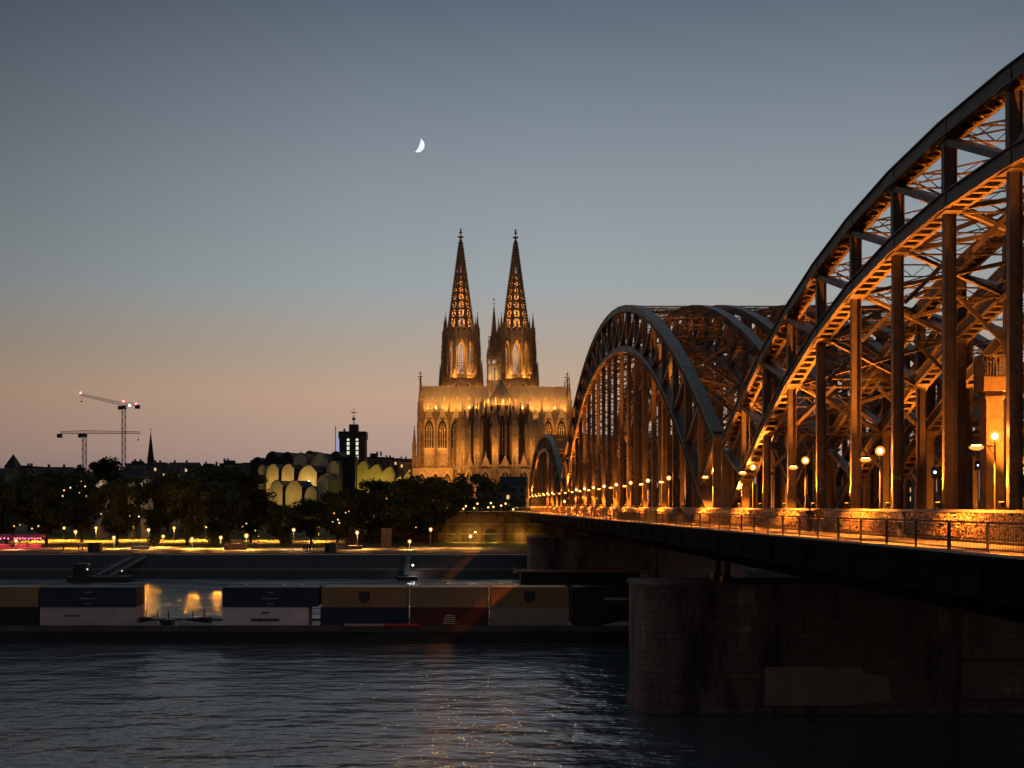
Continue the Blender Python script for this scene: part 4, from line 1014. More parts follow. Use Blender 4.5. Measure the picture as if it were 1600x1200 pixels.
crane(132, 677.5, 730, 800, -38, 87, (0, 0), 'lower tower crane with long level jib, left of the taller one')

# ================================================================== TREES
def tree_meshes(seed, nl=5200, spread=1.0):
    r = random.Random(seed); b = MB(); 
    b.tube((0, 0, 0), (r.uniform(-.2, .2), 0, 6), .48, 8, .34)
    ends = []
    for k in range(7):
        a = r.uniform(0, 2*PI); z0 = r.uniform(4.5, 7.5); ln = r.uniform(3.5, 6); e = (math.cos(a)*ln, math.sin(a)*ln, z0+r.uniform(3, 7)); b.tube((0, 0, z0), e, .2, 6, .06); ends.append(e)
    b.tube((0, 0, 6), (.3, .2, 15), .33, 7, .08)
    tm = b.build('trunk', M_bark); 
    b = MB(); cl = []
    for k in range(46):
        a = r.uniform(0, 2*PI); t_ = r.random()**.5; zz = r.uniform(4.6, 18.5)
        prof = math.sin(PI*min(1, max(.05, (zz-3.6)/16.8)))**.6; rad = 7.2*spread*prof*t_
        cl.append((rad*math.cos(a), rad*math.sin(a), zz, r.uniform(1.3, 2.5)))
    for i in range(nl):
        c_ = cl[i % len(cl)]; d = Vector((r.gauss(0, 1), r.gauss(0, 1), r.gauss(0, .75))); d = d.normalized()*c_[3]*(r.random()**.35)
        p = Vector(c_[:3])+d; s_ = r.uniform(.26, .55)
        u = Vector((r.uniform(-1, 1), r.uniform(-1, 1), r.uniform(-1, 1))).normalized(); v = u.orthogonal().normalized()
        q = r.uniform(.5, .9)
        b.add([p-u*s_, p+v*s_*q, p+u*s_, p-v*s_*q], [(0, 1, 2, 3)])
    return tm, b.build('crown', M_leaf)
TR = []
def new_tree(seed, spread, label, loc, sc, m=None):
    tm, cm = tree_meshes(seed, spread=spread)
    T = thing('tree', label, 'tree', loc, 'trees on the far bank'); tm.parent = T; cm.parent = T; T.scale = (sc,)*3
    if m: cm.data.materials.clear(); cm.data.materials.append(m)
    TR.append(T); return T
rr = random.Random(99)
rows = []
# front row: (px, base Y, top y)
front = [(10, 392, 752), (72, 398, 745), (128, 405, 740), (183, 392, 752), (240, 402, 748), (292, 390, 746), (345, 396, 750), (392, 404, 765), (440, 392, 788), (487, 398, 778), (527, 388, 768), (580, 396, 748), (630, 390, 746), (668, 396, 744)]
for i, (px, Y, ty) in enumerate(front): rows.append((px, Y, ty, 'front', i))
mid = [(-10, 450, 738), (45, 455, 742), (100, 445, 735), (155, 470, 716), (205, 450, 745), (262, 455, 738), (315, 452, 728), (352, 462, 727), (385, 445, 740), (420, 445, 782), (465, 452, 790), (510, 445, 785), (552, 452, 762), (603, 448, 752), (650, 455, 752), (684, 450, 748)]
for i, (px, Y, ty) in enumerate(mid): rows.append((px, Y, ty, 'second', i))
ordn = ['first', 'second', 'third', 'fourth', 'fifth', 'sixth', 'seventh', 'eighth', 'ninth', 'tenth', 'eleventh', 'twelfth', 'thirteenth', 'fourteenth', 'fifteenth', 'sixteenth']
for j, (px, Y, ty, rw, i) in enumerate(rows):
    x = P(px, 0, Y)[0]; zb = 6.4 if Y < 420 else 8.9; ht = P(0, ty, Y)[1]-zb; sc = ht/20.0
    lab = '%s %s tree from the left in the %s row along the far promenade' % ('broad dark' if rw == 'front' else 'tall dark', ordn[i], rw)
    if len(TR) < 5: new_tree(j*7+1, (1, 1.15, .95, 1.2, 1.05)[j], lab, (x, Y, zb), sc)
    else: T_ = dup(TR[j % 5], (x, Y, zb), lab, rr.uniform(0, 6), (sc*rr.uniform(1.0, 1.25), sc*1.1, sc))
# single trees nearer the cathedral
for (px, Y, ty, zb, lab) in ((738, 470, 740, 12, 'round dark tree below the cathedral choir'), (722, 500, 752, 12, 'smaller tree left of the round one below the choir'), (757, 455, 768, 12, 'low tree beside the abutment below the cathedral'),
                             (803, 450, 778, 12.5, 'low yellow green tree lit by lamps at the bridge end'), (780, 445, 784, 12.5, 'small bush like tree left of the bridge end'), (700, 470, 772, 11, 'slim tree in front of the lit wall right of the big trees')):
    x = P(px, 0, Y)[0]; ht = P(0, ty, Y)[1]-zb; sc = ht/20
    T_ = dup(TR[int(px) % 5], (x, Y, zb), lab, rr.uniform(0, 6), (sc*1.7, sc*1.7, sc) if ht < 8 else (sc*1.3, sc*1.2, sc))
# small lit shrubs
SH = MB(); r = random.Random(4)
for i in range(900):
    d = Vector((r.gauss(0, 1), r.gauss(0, 1), r.gauss(0, .7))).normalized()*2.0*(r.random()**.4); p = d+Vector((0, 0, 2.1)); u = Vector((r.uniform(-1, 1), r.uniform(-1, 1), r.uniform(-1, 1))).normalized(); v = u.orthogonal().normalized(); s_ = r.uniform(.12, .26)
    SH.add([p-u*s_, p+v*s_*.7, p+u*s_, p-v*s_*.7], [(0, 1, 2, 3)])
first = None
for k, (px, Y, lab) in enumerate(((447, 378, 'bright green shrub beside the white lamp post'), (352, 382, 'green shrub left of the orange promenade lamp'), (334, 386, 'low shrub on the lawn between two trunks'), (240, 384, 'shrub beside the white lamp on the lawn'), (622, 384, 'shrub before the dark wall near the right end of the promenade'))):
    x = P(px, 0, Y)[0]
    if first is None:
        first = thing('shrub', lab, 'shrub', (x, Y, 6.2), 'shrubs on the promenade'); SH.build('foliage', M_leaf2, first); MB().tube((0, 0, 0), (0, 0, 2), .08, 6).build('stem', M_bark, first)
    else: dup(first, (x, Y, 6.2), lab, k)

# ================================================================== PROMENADE
def plamp(px, py, Y, label, e, colr=YELLOW, rad=.28, zb=None):
    x, z = P(px, py, Y); zb = (6.15 if Y < 390 else 6.9) if zb is None else zb
    T = thing('street_lamp', label, 'street lamp', (x, Y, zb), 'lamps on the far bank'); h = z-zb
    MB().tube((0, 0, 0), (0, 0, h-.3), .09, 6, .06).cone(0, 0, 0, .5, .16, .12).build('post', M_dark, T)
    MB().ball(0, 0, h, rad).build('globe', emis('g%.2f%.2f' % (colr[1], colr[2]), tuple(min(1, c_*1.15+.05) for c_ in colr), 10), T, True)
    MB().ball(0, 0, h, rad*2.1, 12, 8).build('halo_shell', M_halo2, T, True)  # painted amber halo around the lamp
    MB().cone(0, 0, h+rad*.8, h+rad*1.3, rad*.9, .05).build('cap', M_dark, T)
    light('SPOT', 'lamp_light', (0, -.5, h-.15), e*4.2, colr, T, .3, (0, -.6, 0), 150, .6)
    if px in (118, 232, 459, 300, 345, 385, 558, 673, 735): light('SPOT', 'streak_spot', (0, -rad-.35, h), 8500 if px in (232, 300, 345) else 4500, (1, .33, .02), T, .3, (-x/Y*10, -10, h-2.15), 19, .25); light('POINT', 'fill_light', (0, -rad-.35, h), 1400, (1, .40, .035), T, .3)  # added spots aimed at the river for streaks, added fills for the trees
for a in ((118, 831, 372, 'street lamp with yellow globe near the left, beside a tree trunk', 3400), (232, 828, 372, 'whitish street lamp left of the middle of the promenade', 4200, (1, .74, .35)), (385, 837, 362, 'bright orange street lamp on the promenade below the museum', 6500, (1, .55, .14), .34),
          (459, 828, 366, 'white double lamp post on the promenade', 1500, (1, .8, .5)), (558, 832, 366, 'orange street lamp in front of the lit low wall', 4200, (1, .6, .2)), (673, 827, 372, 'warm street lamp beneath the big trees near the abutment', 1800, (1, .6, .25)),
          (25, 845, 362, 'low orange lamp at the left edge beside the pink lit stalls', 1500, (1, .4, .2)), (300, 842, 368, 'dim yellow lamp between two trunks left of the orange lamp', 4200, (1, .62, .15)), (178, 840, 368, 'dim yellow lamp behind the kiosk', 3200, (1, .62, .15)),
          (345, 840, 370, 'small yellow lamp in front of the green shrub', 3800, (1, .7, .12)), (640, 846, 362, 'low amber lamp at the top of the gangway', 1500, (1, .55, .2)), (735, 838, 372, 'small lamp on the wall foot left of the bridge pier', 1800, (1, .62, .15)), (255, 838, 380, 'second yellow lamp behind the whitish one', 2600),
          (62, 823, 410, 'lamp on the lawn behind the stalls', 4500), (100, 825, 415, 'lamp on the lawn left of the yellow globe lamp', 4500), (150, 825, 410, 'lawn lamp behind the yellow globe lamp', 5000), (207, 824, 415, 'lawn lamp left of the whitish street lamp', 5000), (272, 825, 412, 'lawn lamp right of the whitish street lamp', 5000), (322, 824, 415, 'lawn lamp behind the small low shrub', 5000), (420, 824, 412, 'lawn lamp right of the bright orange lamp', 4500),
          (497, 825, 410, 'lawn lamp behind the promenade group', 4000), (592, 825, 410, 'lawn lamp left of the dark stone block', 3500)): plamp(*a)
# small lamps glowing through the trees and at the bridge end
rr = random.Random(15)
cl = [(110, 762), (127, 752), (133, 760), (124, 770), (100, 766), (135, 775), (98, 775), (522, 802), (528, 812), (530, 817), (545, 799), (540, 801), (520, 815), (604, 779), (650, 824), (31, 820), (22, 822), (60, 822), (50, 826), (203, 806), (217, 807), (158, 803), (379, 823), (385, 818), (399, 829), (404, 838)]
for k, (px, py) in enumerate(cl):
    Y = 383; x, z = P(px, py, Y); lab = '%s tiny warm lamp from the left glowing among the dark trees' % ORD[sorted(cl).index((px, py))]
    T = thing('lantern', lab, 'lantern', (x, Y, 6.1), 'lanterns among the trees')
    MB().tube((0, 0, 0), (0, 0, z-6.1-.25), .03, 5).build('post', M_dark, T); MB().ball(0, 0, z-6.1, rr.uniform(.14, .28), 8, 5).build('globe', emis('tiny%d' % (k % 3), ((1, .62, .28), (1, .45, .12), (1, .7, .4))[k % 3], 1.3), T)
for k, (px, py) in enumerate(((699, 793), (712, 794), (724, 795), (728, 791), (741, 794), (746, 787), (767, 786), (771, 792), (783, 790), (802, 796), (763, 793), (790, 787))):
    Y = 412; x, z = P(px, py, Y); T = thing('lantern', '%s small lantern from the left on the terrace below the cathedral' % ORD[sorted([699, 712, 724, 728, 741, 746, 767, 771, 783, 802, 763, 790]).index(px)], 'lantern', (x, Y, 12.6), 'lanterns on the terrace')
    MB().tube((0, 0, 0), (0, 0, z-12.6-.3), .05, 5).build('post', M_dark, T); MB().ball(0, 0, z-12.6, .3, 8, 5).build('globe', emis('terr', (1, .55, .18), 3), T)
    if k % 2 == 0: light('POINT', 'lantern_light', (0, 1.2, z-12.6+.5), 1100, (1, .55, .12), T, .3)
# pink lit stalls at the left edge
for k, (px0, px1) in enumerate(((-14, 16), (21, 42), (43, 66))):
    Y = 376; x0, z0 = P(px0, 856, Y); x1, z1 = P(px1, 836, Y); T = thing('market_stall', '%s pink lit stall from the left edge on the promenade' % ORD[k], 'stall', (x0, Y, 6.2), 'pink lit stalls'); w_ = x1-x0
    b = MB()
    for dx in (.1, w_-.1):
        for dy in (0, 2.5): b.tube((dx, dy, 0), (dx, dy, 2.9), .05, 6)
    b.build('frame', M_dark, T)
    MB().prism([(-.4, 2.9), (2.9, 2.9), (1.2, 3.9)], -.2, w_+.2, 'x').build('canopy', mat('pink_canvas', (.6, .16, .22), .8), T)
    MB().box(0, w_, .3, 1.0, 0, 1.0).build('counter', mat('stall_wood', (.2, .12, .08), .7), T)
    b = MB(); 
    for q in range(5): b.ball(w_*(q+.5)/5, -.1, 2.6+.15*(q % 2), .28, 8, 5)
    b.build('lamp_string', emis('pink_bulb', (1, .12, .22), 3), T)
    light('POINT', 'stall_light', (w_/2, -.8, 2.4), 900, (1, .10, .18), T, .4)
# kiosks
for (px0, px1, pyt, Y, lab) in ((137, 156, 848, 344, 'dark box shaped kiosk by the landing stage'), (507, 525, 849, 341, 'small dark kiosk on the quay edge right of the white lamp post')):
    x0, zt = P(px0, pyt, Y); x1, _ = P(px1, pyt, Y); T = thing('kiosk', lab, 'kiosk', (x0, Y, 5.99)); w_ = x1-x0; h = zt-5.99
    MB().box(0, w_, 0, 2.6, 0, h-.2).build('wall', mat('kiosk_paint', (.06, .062, .07), .5), T); MB().box(-.2, w_+.2, -.2, 2.8, h-.19, h).build('roof', M_dark, T); MB().box(.4, 1.3, -.05, -.005, .05, 2.1).build('door', M_black, T)
# low walls / benches on the promenade
for (px0, px1, pt, pb, Y, lab) in ((205, 232, 854, 857, 366, 'low dark hedge wall right of the kiosk'), (350, 385, 850, 856, 360, 'low brown wall behind the orange lamp'), (527, 566, 853, 856.5, 362, 'long dark low wall right of the small kiosk'), (596, 612, 826, 852, 384, 'dark stone block among trees near the abutment')):
    x0, zt = P(px0, pt, Y); x1, _ = P(px1, pt, Y); T = MB().box(x0, x1, Y, Y+.8, 6.0, zt).box(x0-.1, x1+.1, Y-.1, Y+.9, zt, zt+.12).build('low_wall', M_ledge); tag(T, lab, 'wall')
x0, zt = P(540, 831, 390); x1, _ = P(568, 831, 390); T = MB().box(x0, x1, 390, 391, 6.2, zt).box(x0, x1, 389.8, 391.2, zt, zt+.3).build('garden_wall', M_abut); tag(T, 'pale stone garden wall lit by the orange lamp', 'wall')
# pale facades glimpsed between crowns
for (px0, px1, py0, py1, lab) in ((220, 234, 749, 768, 'pale stepped gable glimpsed through the treetops'), (152, 164, 750, 757, 'pale dome like roof glimpsed left of the stepped gable'), (200, 206, 752, 764, 'narrow lit facade left of the stepped gable')):
    Y = 424; x0, z1 = P(px0, py0, Y); x1, z0 = P(px1, py1, Y); T = thing('gable_house', lab, 'house', ((x0+x1)/2, Y, 7.5)); hw = (x1-x0)/2; zt = z1-7.5
    MB().box(-hw, hw, 0, 5, 0, zt-1.2).box(-hw*.6, hw*.6, 0, 5, zt-1.2, zt-.4).box(-hw*.25, hw*.25, 0, 5, zt-.4, zt).build('wall', mat('pale_plaster', (.55, .47, .38), .8), T)
    MB().box(-hw*.3, hw*.3, -.05, -.01, zt-3.6, zt-1.9).build('window', M_black, T); light('POINT', 'facade_light', (0, -3, zt-2), 160, (1, .75, .45), T, .3)
# landing stage, gangways
x0, _ = P(108, 0, 312); x1, _ = P(205, 0, 312)
T = thing('landing_stage', 'dark floating landing stage with ramps below the left part of the quay', 'landing stage', (x0, 310, 0)); w_ = x1-x0
MB().box(0, w_, 0, 6, -.6, 1.3).build('pontoon', M_dark, T)
b = MB()
for q in range(9):
    b.tube((w_*q/8, .1, 1.3), (w_*q/8, .1, 2.4), .04, 5)
b.bar((0, .1, 2.4), (w_, .1, 2.4), .06, .06); b.build('railing', M_rail, T)
MB().box(1, 4.5, 2, 5, 1.3, 4.3).build('cabin', M_dark, T)
for q, (xa, xb) in enumerate(((6, 10.5), (9.5, 14))):
    b = MB()
    for dy in (-.6, .6): b.bar((xa+dy, 5, 2.6), (xb+dy, 29, 7.1), .10, .10)
    b.bar((xa, 5, 1.4), (xb, 29, 6.0), 1.3, .2)
    for k in range(9):
        f = k/8; b.tube((xa+(xb-xa)*f-.6, 5+24*f, 1.5+4.6*f), (xa+(xb-xa)*f-.6, 5+24*f, 2.6+4.5*f), .03, 4)
    b.build('gangway', mat('gangway_paint', (.12, .11, .12), .6), T)
MB().ball(4.6, 1.5, 3.0, .18).ball(13, 1.5, 2.6, .15).build('lamp', emis('stage_lamp', (1, .75, .7), 2), T)
T = thing('gangway', 'steep narrow gangway with white light on the quay wall left of the bridge', 'gangway', (P(640, 0, 320)[0], 320, 0))
MB().bar((-1, 0, 1.0), (-.4, 15, 6.0), 1.1, .25).bar((-1.6, 0, 2.1), (-1.0, 15, 7.1), .1, .1).bar((-.4, 0, 2.1), (.2, 15, 7.1), .1, .1).build('ramp', M_dark, T)
MB().box(-3, 2, -4, 0, -.4, .9).build('pontoon', M_dark, T); z = P(0, 883, 324)[1]; MB().tube((.7, 4, 1.6), (.7, 4, z), .05, 5).build('post', M_dark, T); MB().ball(.7, 3.9, z, .22).build('lamp', emis('white_lamp', (1, .9, .8), 12), T); light('POINT', 'lamp_light', (.7, 3.2, z), 220, (1, .9, .8), T, .2)
# moored boat before the far pier
xa, zt = P(805, 892, 262); xb, _ = P(1010, 890, 262)
T = thing('moored_boat', 'long low dark boat with a tan lit roof edge moored before the far pier', 'boat', (xa, 262, 0)); w_ = xb-xa
MB().prism([(-1.5, 0), (0, 2.6), (w_-1, 2.6), (w_, 0), (w_, 5), (0, 5), (-1.5, 2.5)] if False else [(-2.2, 2.6), (0, .05), (w_, .05), (w_+1, 2.6), (w_, 5.2), (0, 5.2)], -.4, 1.6).build('hull', M_black, T)
MB().box(1.2, w_-.5, .8, 4.6, 1.6, zt-.32).build('cabin', M_black, T); MB().box(.2, w_, .3, 5.0, zt-.31, zt).build('roof', mat('tan_roof', (.32, .2, .13), .7), T)
MB().prism([(-.4, zt-.6), (.9, zt-.5), (-.1, zt+.85)], 1, 1.6, 'y').build('bow_flag', mat('pale_cloth', (.5, .35, .25), .8), T)
for q in range(7): MB().box(2.5+q*3.4, 4.5+q*3.4, .73, .795, 2.6, 3.8).build('window', M_glass, T)
MB().box(w_-1.2, w_+.4, .5, 3, 1.6, zt-.6).build('stern_house', mat('pale_cloth2', (.35, .27, .22), .8), T)

# ================================================================== CONTAINER BARGE
BY = 172.0
BT = thing('barge', 'long dark container barge passing across the river in front of the bank', 'barge', (-30, BY, 0))
MB().prism([(-75, 0.05), (58, .05), (64, 2.0), (66, 5.7), (64, 9.4), (58, 11.35), (-75, 11.35)], -.8, 1.55).build('hull', mat('hull_paint', (.025, .024, .027), .45, 0, .35, .3, 0, (.3, 1, 2)), BT)
MB().box(-72, 57, .35, .75, 1.55, 2.35).box(-72, 57, 10.7, 11.1, 1.55, 2.35).build('coaming', mat('coaming_paint', (.10, .075, .075), .55, 0, .4, .25), BT)
MB().box(-72, 57, .76, 10.69, 1.56, 1.7).build('hold_floor', M_dark, BT)
MB().box(-75, 58, -.08, .04, 1.2, 1.5).build('rubbing_strake', M_dark, BT)
pale = mat('pale_hatch', (.42, .38, .38), .6)
for (a, c_, flip) in ((190, 250, 0), (278, 352, 1), (938, 985, 0)):
    x0, _ = P(a, 0, BY); x1, _ = P(c_, 0, BY); x0 += 30; x1 += 30
    if flip: pts = [(x0, 2.36), (x1, 2.36), (x0+.3, 3.05)]
    else: pts = [(x0, 2.36), (x1, 2.36), (x1-.3, 3.0), (x0+(x1-x0)*.55, 2.8)]
    MB().prism(pts, .1, .6, 'y').build('hatch_wing', pale, BT)
MB().box(P(538, 0, BY)[0]+30, P(600, 0, BY)[0]+30, -.02, .34, 2.3, 2.62).build('hatch_strip', mat('pink_strip', (.6, .35, .33), .6), BT)
MB().box(P(600.5, 0, BY)[0]+30, P(655, 0, BY)[0]+30, -.02, .34, 2.3, 2.62).build('hatch_strip', mat('red_strip', (.55, .05, .04), .6), BT)
b = MB()
for (px, s_) in ((228, 1), (245, .8), (262, .7), (300, .9), (318, 1)):
    x, _ = P(px, 0, BY+2); b.box(x+30-.8*s_, x+30+.8*s_, 2, 4, 1.7, 2.2+1.1*s_); b.tube((x+30, 2.5, 1.7), (x+30, 2.5, 3.4+s_), .08, 6)
b.build('deck_winch', M_dark, BT)
def cont_mat(nm, col): return mat('cont_'+nm, col, .5, 0, .12, .4)
CM = dict(navy=cont_mat('navy', (.025, .04, .07)), orange=cont_mat('orange', (.34, .20, .09)), olive=cont_mat('olive', (.27, .21, .12)), maroon=cont_mat('maroon', (.09, .03, .027)),
    pale=cont_mat('pale', (.8, .66, .64)), tan=cont_mat('tan', (.42, .30, .23)), dark=cont_mat('dark', (.022, .02, .024)), dim=cont_mat('dim', (.6, .45, .42)), grey=cont_mat('grey', (.2, .19, .2)))
CPROTO = {}
def cont_mesh(Ln, m, nm):
    key = (round(Ln, 2), nm)
    if key not in CPROTO:
        b = MB(); h = 2.66; n = int(Ln/.28); pts = []
        # corrugated side walls
        for i in range(n):
            x = -Ln/2+.12+(Ln-.24)*i/n; dx = (Ln-.24)/n; pts += [(x, .06), (x+dx*.35, .06), (x+dx*.5, .10), (x+dx*.85, .10)]
        poly = pts+[(Ln/2-.12, .06)]; back = [(x, 2.44-y) for x, y in poly][::-1]
        b.prism(poly+back, .12, h-.1)
        for x in (-Ln/2, Ln/2-.16):
            for y in (0, 2.28): b.box(x, x+.16, y, y+.16, 0, h)
        b.box(-Ln/2+.16, Ln/2-.16, .01, .13, 0, .12).box(-Ln/2+.16, Ln/2-.16, .01, .13, h-.1, h-.01).box(-Ln/2+.16, Ln/2-.16, 2.31, 2.43, h-.1, h-.01).box(-Ln/2+.16, Ln/2-.16, .131, 2.309, h-.1, h-.04)
        o = b.build('body', CM[m]); me = o.data; bpy.data.objects.remove(o)
        d = MB(); 
        for k in range(4): d.tube((Ln/2+.02, .4+k*.55, .15), (Ln/2+.02, .4+k*.55, h-.15), .02, 5)
        d.box(Ln/2-.1, Ln/2+.01, .17, 2.27, .13, h-.11); o = d.build('door', CM[m]); md = o.data; bpy.data.objects.remove(o)
        CPROTO[key] = (me, md)
    return CPROTO[key]
def marks(T, Ln, kind):
    W = mat('white_lettering', (.35, .36, .38), .6); K = mat('dark_lettering', (.06, .03, .035), .6); B = mat('badge_white', (.6, .5, .48), .6)
    r = random.Random(int(Ln*10)+len(kind))
    def word(x0, x1, z, h, m):
        x = x0; b = MB()
        while x < x1: w_ = r.uniform(.10, .22); b.box(x, min(x1, x+w_), -.005, .05, z, z+h*r.uniform(.75, 1)); x += w_+.05
        b.box(x0, x1, .0, .048, z, z+h*.2); b.build('lettering', m, T)
    if kind == 'three': word(-1.2, 1.0, 1.05, .16, W); word(-.4, .4, 1.9, .14, W); word(-.5, .4, .35, .14, W)
    elif kind == 'name': word(-1.9, 1.9, .75, .4, K); word(-.5, .5, 1.8, .22, K)
    elif kind == 'faint': word(-3.2, -1.2, 1.4, .16, K)
    elif kind == 'shield': MB().prism([(-.75, 2.1), (.75, 2.1), (.75, 1.1), (.5, .7), (0, .45), (-.5, .7), (-.75, 1.1)], -.006, .05, 'y').build('emblem', K, T)
    elif kind == 'badge':
        for q in range(5): word(-.9+.1*q, .8, .35+q*.27, .16, B)
    elif kind == 'stripe': word(-2.0, 2.2, .9, .45, W)
def container(px0, px1, tier, mcol, label, mk='', rows=(0, 1)):
    x0, _ = P(px0, 0, BY+1.2); x1, _ = P(px1, 0, BY+1.2); Ln = x1-x0-.08; cx = (x0+x1)/2; z = 1.72+.0+tier*2.68+.40
    me, md = cont_mesh(Ln, mcol, mcol)
    for r_ in rows:
        lab = label if r_ == 0 else (('back row: ', 'far side row: ')[r_-1]+label)
        T = thing('shipping_container', lab, 'shipping container', (cx, BY+1.2+r_*2.56, z), 'containers on the barge')
        for nm, q in (('body', me), ('door', md)):
            o = bpy.data.objects.new(nm, q); COL.objects.link(o); o.parent = T
        if r_ == 0 and mk: marks(T, Ln, mk)
        if r_ == 0 and mcol not in ('dark',): MB().box(-Ln/2+.0, Ln/2-.0, -.02, .0, 2.60, 2.66).build('top_rail', CM['grey'], T)
MB().box(-72+0, 57, .9, 10.5, 1.71, 2.11).build('hatch_cover', M_dark, BT)
cs = [(-92, 60, 1, 'orange', 'orange brown container, upper layer at the left edge', ''), (-92, 60, 0, 'dark', 'dark container, lower layer at the left edge of the barge', ''),
 (62, 213, 1, 'navy', 'navy container with white lettering, upper layer left of the gap', 'three'), (62, 213, 0, 'dim', 'dull pinkish container under the navy one left of the gap', 'faint'),
 (347, 498, 1, 'navy', 'navy container with white lettering, upper layer right of the gap', 'three'), (347, 482, 0, 'pale', 'pale pink container with dark lettering right of the gap', 'name'),
 (502, 637, 1, 'orange', 'orange container with dark shield emblem in the middle of the barge', 'shield'), (500, 637, 0, 'navy', 'plain navy container under the orange shield container', ''),
 (640, 764, 1, 'olive', 'olive brown container between the two orange ones', ''), (640, 764, 0, 'maroon', 'maroon container with small white badge under the olive one', 'badge'),
 (766, 889, 1, 'orange', 'rightmost orange container with a dark shield emblem', 'shield'), (766, 889, 0, 'tan', 'tan container under the rightmost orange one', ''),
 (896, 1040, 1, 'dark', 'dark container with white lettering next to the bridge pier, upper layer', 'stripe'), (896, 1040, 0, 'dark', 'dark container next to the bridge pier, lower layer', '')]
for c_ in cs: container(*c_)

# ================================================================== PEOPLE
def skin_obj(name, pts, edges, m, parent, sub=1):
    me = bpy.data.meshes.new(name); me.from_pydata([p[:3] for p in pts], edges, []); me.materials.append(m); o = bpy.data.objects.new(name, me); COL.objects.link(o); o.parent = parent
    md = o.modifiers.new('skin', 'SKIN'); md.use_smooth_shade = True
    if not me.skin_vertices: 
        bpy.context.view_layer.objects.active = o
    for i, p in enumerate(pts):
        sv = me.skin_vertices[0].data[i]; sv.radius = (p[3], p[4] if len(p) > 4 else p[3]); sv.use_root = (i == 0)
    ms = o.modifiers.new('sub', 'SUBSURF'); ms.levels = sub; ms.render_levels = sub
    return o
SKINM = mat('skin', (.35, .2, .14), .6, 0, .05); HAIR = mat('hair', (.03, .022, .018), .7)
def person(loc, rz, label, top, bottom, h=1.72, stride=.22, bend=.12, grp='people on the bridge walkway'):
    T = thing('person', label, 'person', loc, grp, rz); k = h/1.72
    hip = (0, 0, .92); kneeL = (.10, stride*.35+.02, .50); ankL = (.10, stride-.02, .08); toeL = (.11, stride+.14, .035); kneeR = (-.10, -stride*.1, .50); ankR = (-.10, -stride*1.1, .10); toeR = (-.11, -stride*1.1+.14, .04)
    body = [(0, 0, .95, .15, .11), (0, 0, 1.15, .13, .10), (0, .01, 1.35, .17, .11), (0, .01, 1.46, .10, .08), (0, .02, 1.53, .05), (0, .03, 1.61, .075, .09), (0, .03, 1.68, .06, .07),
        (.19, 0, 1.42, .055), (.24, -.06, 1.15, .042), (.23, .04+bend, .92, .03), (.22, .07+bend, .84, .033, .018), (-.19, 0, 1.42, .055), (-.24, .04, 1.15, .042), (-.23, .10+bend*.5, .92, .03), (-.22, .13+bend*.5, .84, .033, .018),
        (.09, 0, .88, .085), (*kneeL, .058), (*ankL, .04), (*toeL, .035), (-.09, 0, .88, .085), (*kneeR, .058), (*ankR, .04), (*toeR, .035)]
    ed = [(0, 1), (1, 2), (2, 3), (3, 4), (4, 5), (5, 6), (2, 7), (7, 8), (8, 9), (9, 10), (2, 11), (11, 12), (12, 13), (13, 14), (0, 15), (15, 16), (16, 17), (17, 18), (0, 19), (19, 20), (20, 21), (21, 22)]
    sc = lambda L_: [(p[0]*k, p[1]*k, p[2]*k, *[q*k for q in p[3:]]) for p in L_]
    skin_obj('body', sc(body), ed, SKINM, T)
    jk = [(0, 0, .93, .175, .135), (0, 0, 1.15, .155, .125), (0, .01, 1.36, .19, .13), (0, .01, 1.46, .11, .09), (.19, 0, 1.42, .075), (.24, -.06, 1.15, .06), (.23, .03+bend, .94, .048), (-.19, 0, 1.42, .075), (-.24, .04, 1.15, .06), (-.23, .09+bend*.5, .94, .048)]
    skin_obj('jacket', sc(jk), [(0, 1), (1, 2), (2, 3), (2, 4), (4, 5), (5, 6), (2, 7), (7, 8), (8, 9)], top, T)
    tr = [(0, 0, .93, .165, .125), (.09, 0, .85, .105), (*kneeL, .078), (ankL[0], ankL[1], ankL[2]+.02, .062), (-.09, 0, .85, .105), (*kneeR, .078), (ankR[0], ankR[1], ankR[2]+.02, .062)]
    skin_obj('trousers', sc(tr), [(0, 1), (1, 2), (2, 3), (0, 4), (4, 5), (5, 6)], bottom, T)
    MB().ball(0, .015*k, 1.66*k, .095*k, 10, 7, (1, 1.1, 1)).ball(0, -.06*k, 1.60*k, .07*k, 8, 6).build('hair', HAIR, T, True)
    b = MB(); b.ball(0, .125*k, 1.60*k, .018*k, 6, 4)
    for s_ in (-1, 1): b.ball(s_*.083*k, .03*k, 1.60*k, .02*k, 6, 4)
    b.build('face_features', SKINM, T, True)
    return T
DKC = mat('dark_cloth', (.007, .007, .008), .9); BLC = mat('blue_cloth', (.010, .012, .02), .9); BRC = mat('brown_cloth', (.12, .07, .045), .9); PLC = mat('pale_cloth3', (.4, .33, .28), .9)
def at_walk(px, pyf): Y = (H0-DZ)*2000/(pyf-790); return ((px-708)*Y/2000, Y, DZ+.01)
person(at_walk(1265, 833), PI-.1, 'person in dark jacket walking, left one of the couple by the padlock fence', BLC, DKC, 1.66)
person(at_walk(1278.5, 834), PI+.1, 'person in black clothes walking, right one of the couple by the padlock fence', DKC, DKC, 1.74, -.2)
person(at_walk(1061, 816), .2, 'person in brown jacket walking alone, left of the nearest arch foot', BRC, DKC, 1.7)
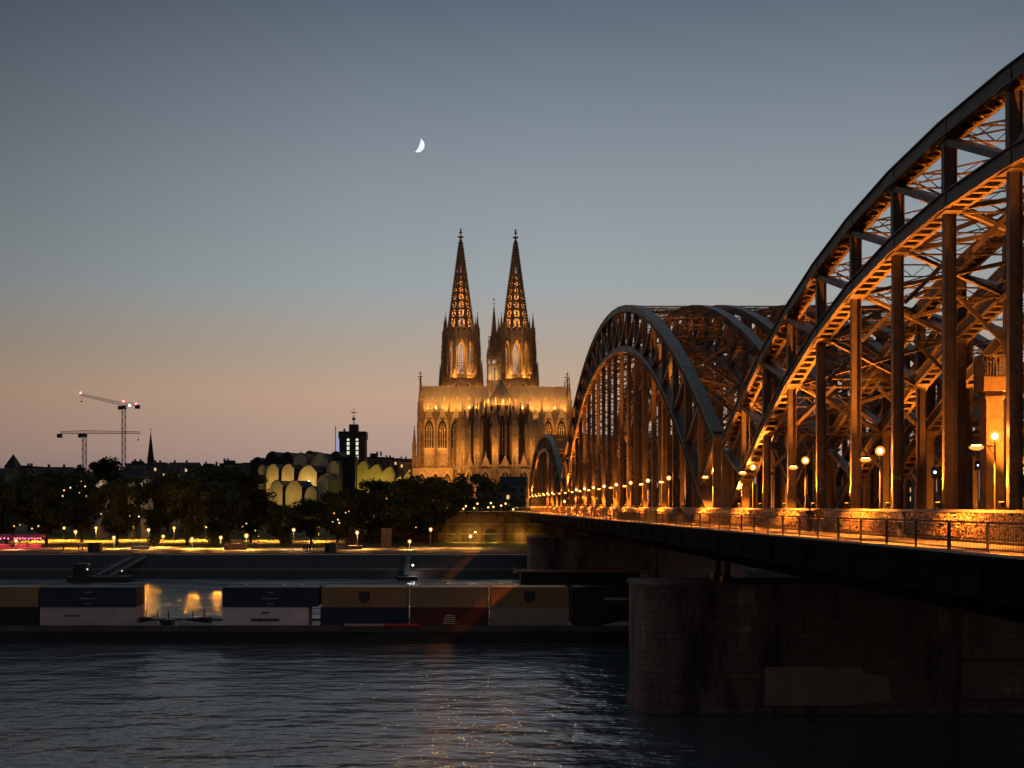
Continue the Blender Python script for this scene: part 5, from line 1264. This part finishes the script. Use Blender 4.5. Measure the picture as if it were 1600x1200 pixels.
person(at_walk(984, 811), .1, 'person in dark clothes in the small group under the middle arch', DKC, DKC, 1.72)
person(at_walk(990, 811.5), 0, 'person in pale top in the small group under the middle arch', PLC, DKC, 1.7, -.2)
person(at_walk(998, 811), -.2, 'person in brown top at the right of the small group under the middle arch', BRC, BLC, 1.65)
person(at_walk(938, 806.5), PI, 'distant person in dark clothes on the walkway under the middle arch', DKC, DKC, 1.75)
pr = None
for k, px in enumerate((475, 480, 484, 490)):
    Y = 349; x = P(px, 0, Y)[0]
    person((x, Y, 6.0), PI+.3*k, ['leftmost person of the group standing on the promenade', 'second person from the left in the promenade group', 'third person from the left in the promenade group', 'person standing apart at the right of the promenade group'][k], (DKC, BLC, DKC, BRC)[k], DKC, 1.75-.03*k, .08, 0, 'people on the far promenade')
for k, px in enumerate((123, 129, 99)):
    Y = 350; x = P(px, 0, Y)[0]; person((x, Y, 6.0), 1+k, ['person in pale top by the kiosk on the far promenade', 'person in pale top nearest the kiosk wall', 'person standing on the promenade left of the yellow lamp'][k], PLC, DKC, 1.7, .1, 0, 'people on the far promenade')

# ================================================================== MOON
mx, mz = P(652.2, 227, 6000); R = 9.0*6000/2000*1.25
b = MB(); n = 24; vs = []; tilt = math.radians(-20)
C = Vector((mx, 6000, mz))
def mp_(x, z): 
    y = -math.sqrt(max(0, R*R-x*x-z*z)); return C+Vector((x*math.cos(tilt)-z*math.sin(tilt), y, x*math.sin(tilt)+z*math.cos(tilt)))
rows_ = []
for i in range(n+1):
    th = -PI/2+PI*i/n; xo = R*math.cos(th)*.998; zo = R*math.sin(th)*.998; xi = R*math.cos(th)*.36
    rows_.append([mp_(xi+(xo-xi)*j/5, zo) for j in range(6)])
vs = [p for r_ in rows_ for p in r_]
b.add(vs, [(i*6+j, i*6+j+1, (i+1)*6+j+1, (i+1)*6+j) for i in range(n) for j in range(5)])
o = b.build('moon', emis('moonshine', (.93, .95, 1), .95)); tag(o, 'bright crescent moon high in the dusk sky left of the spires', 'moon')
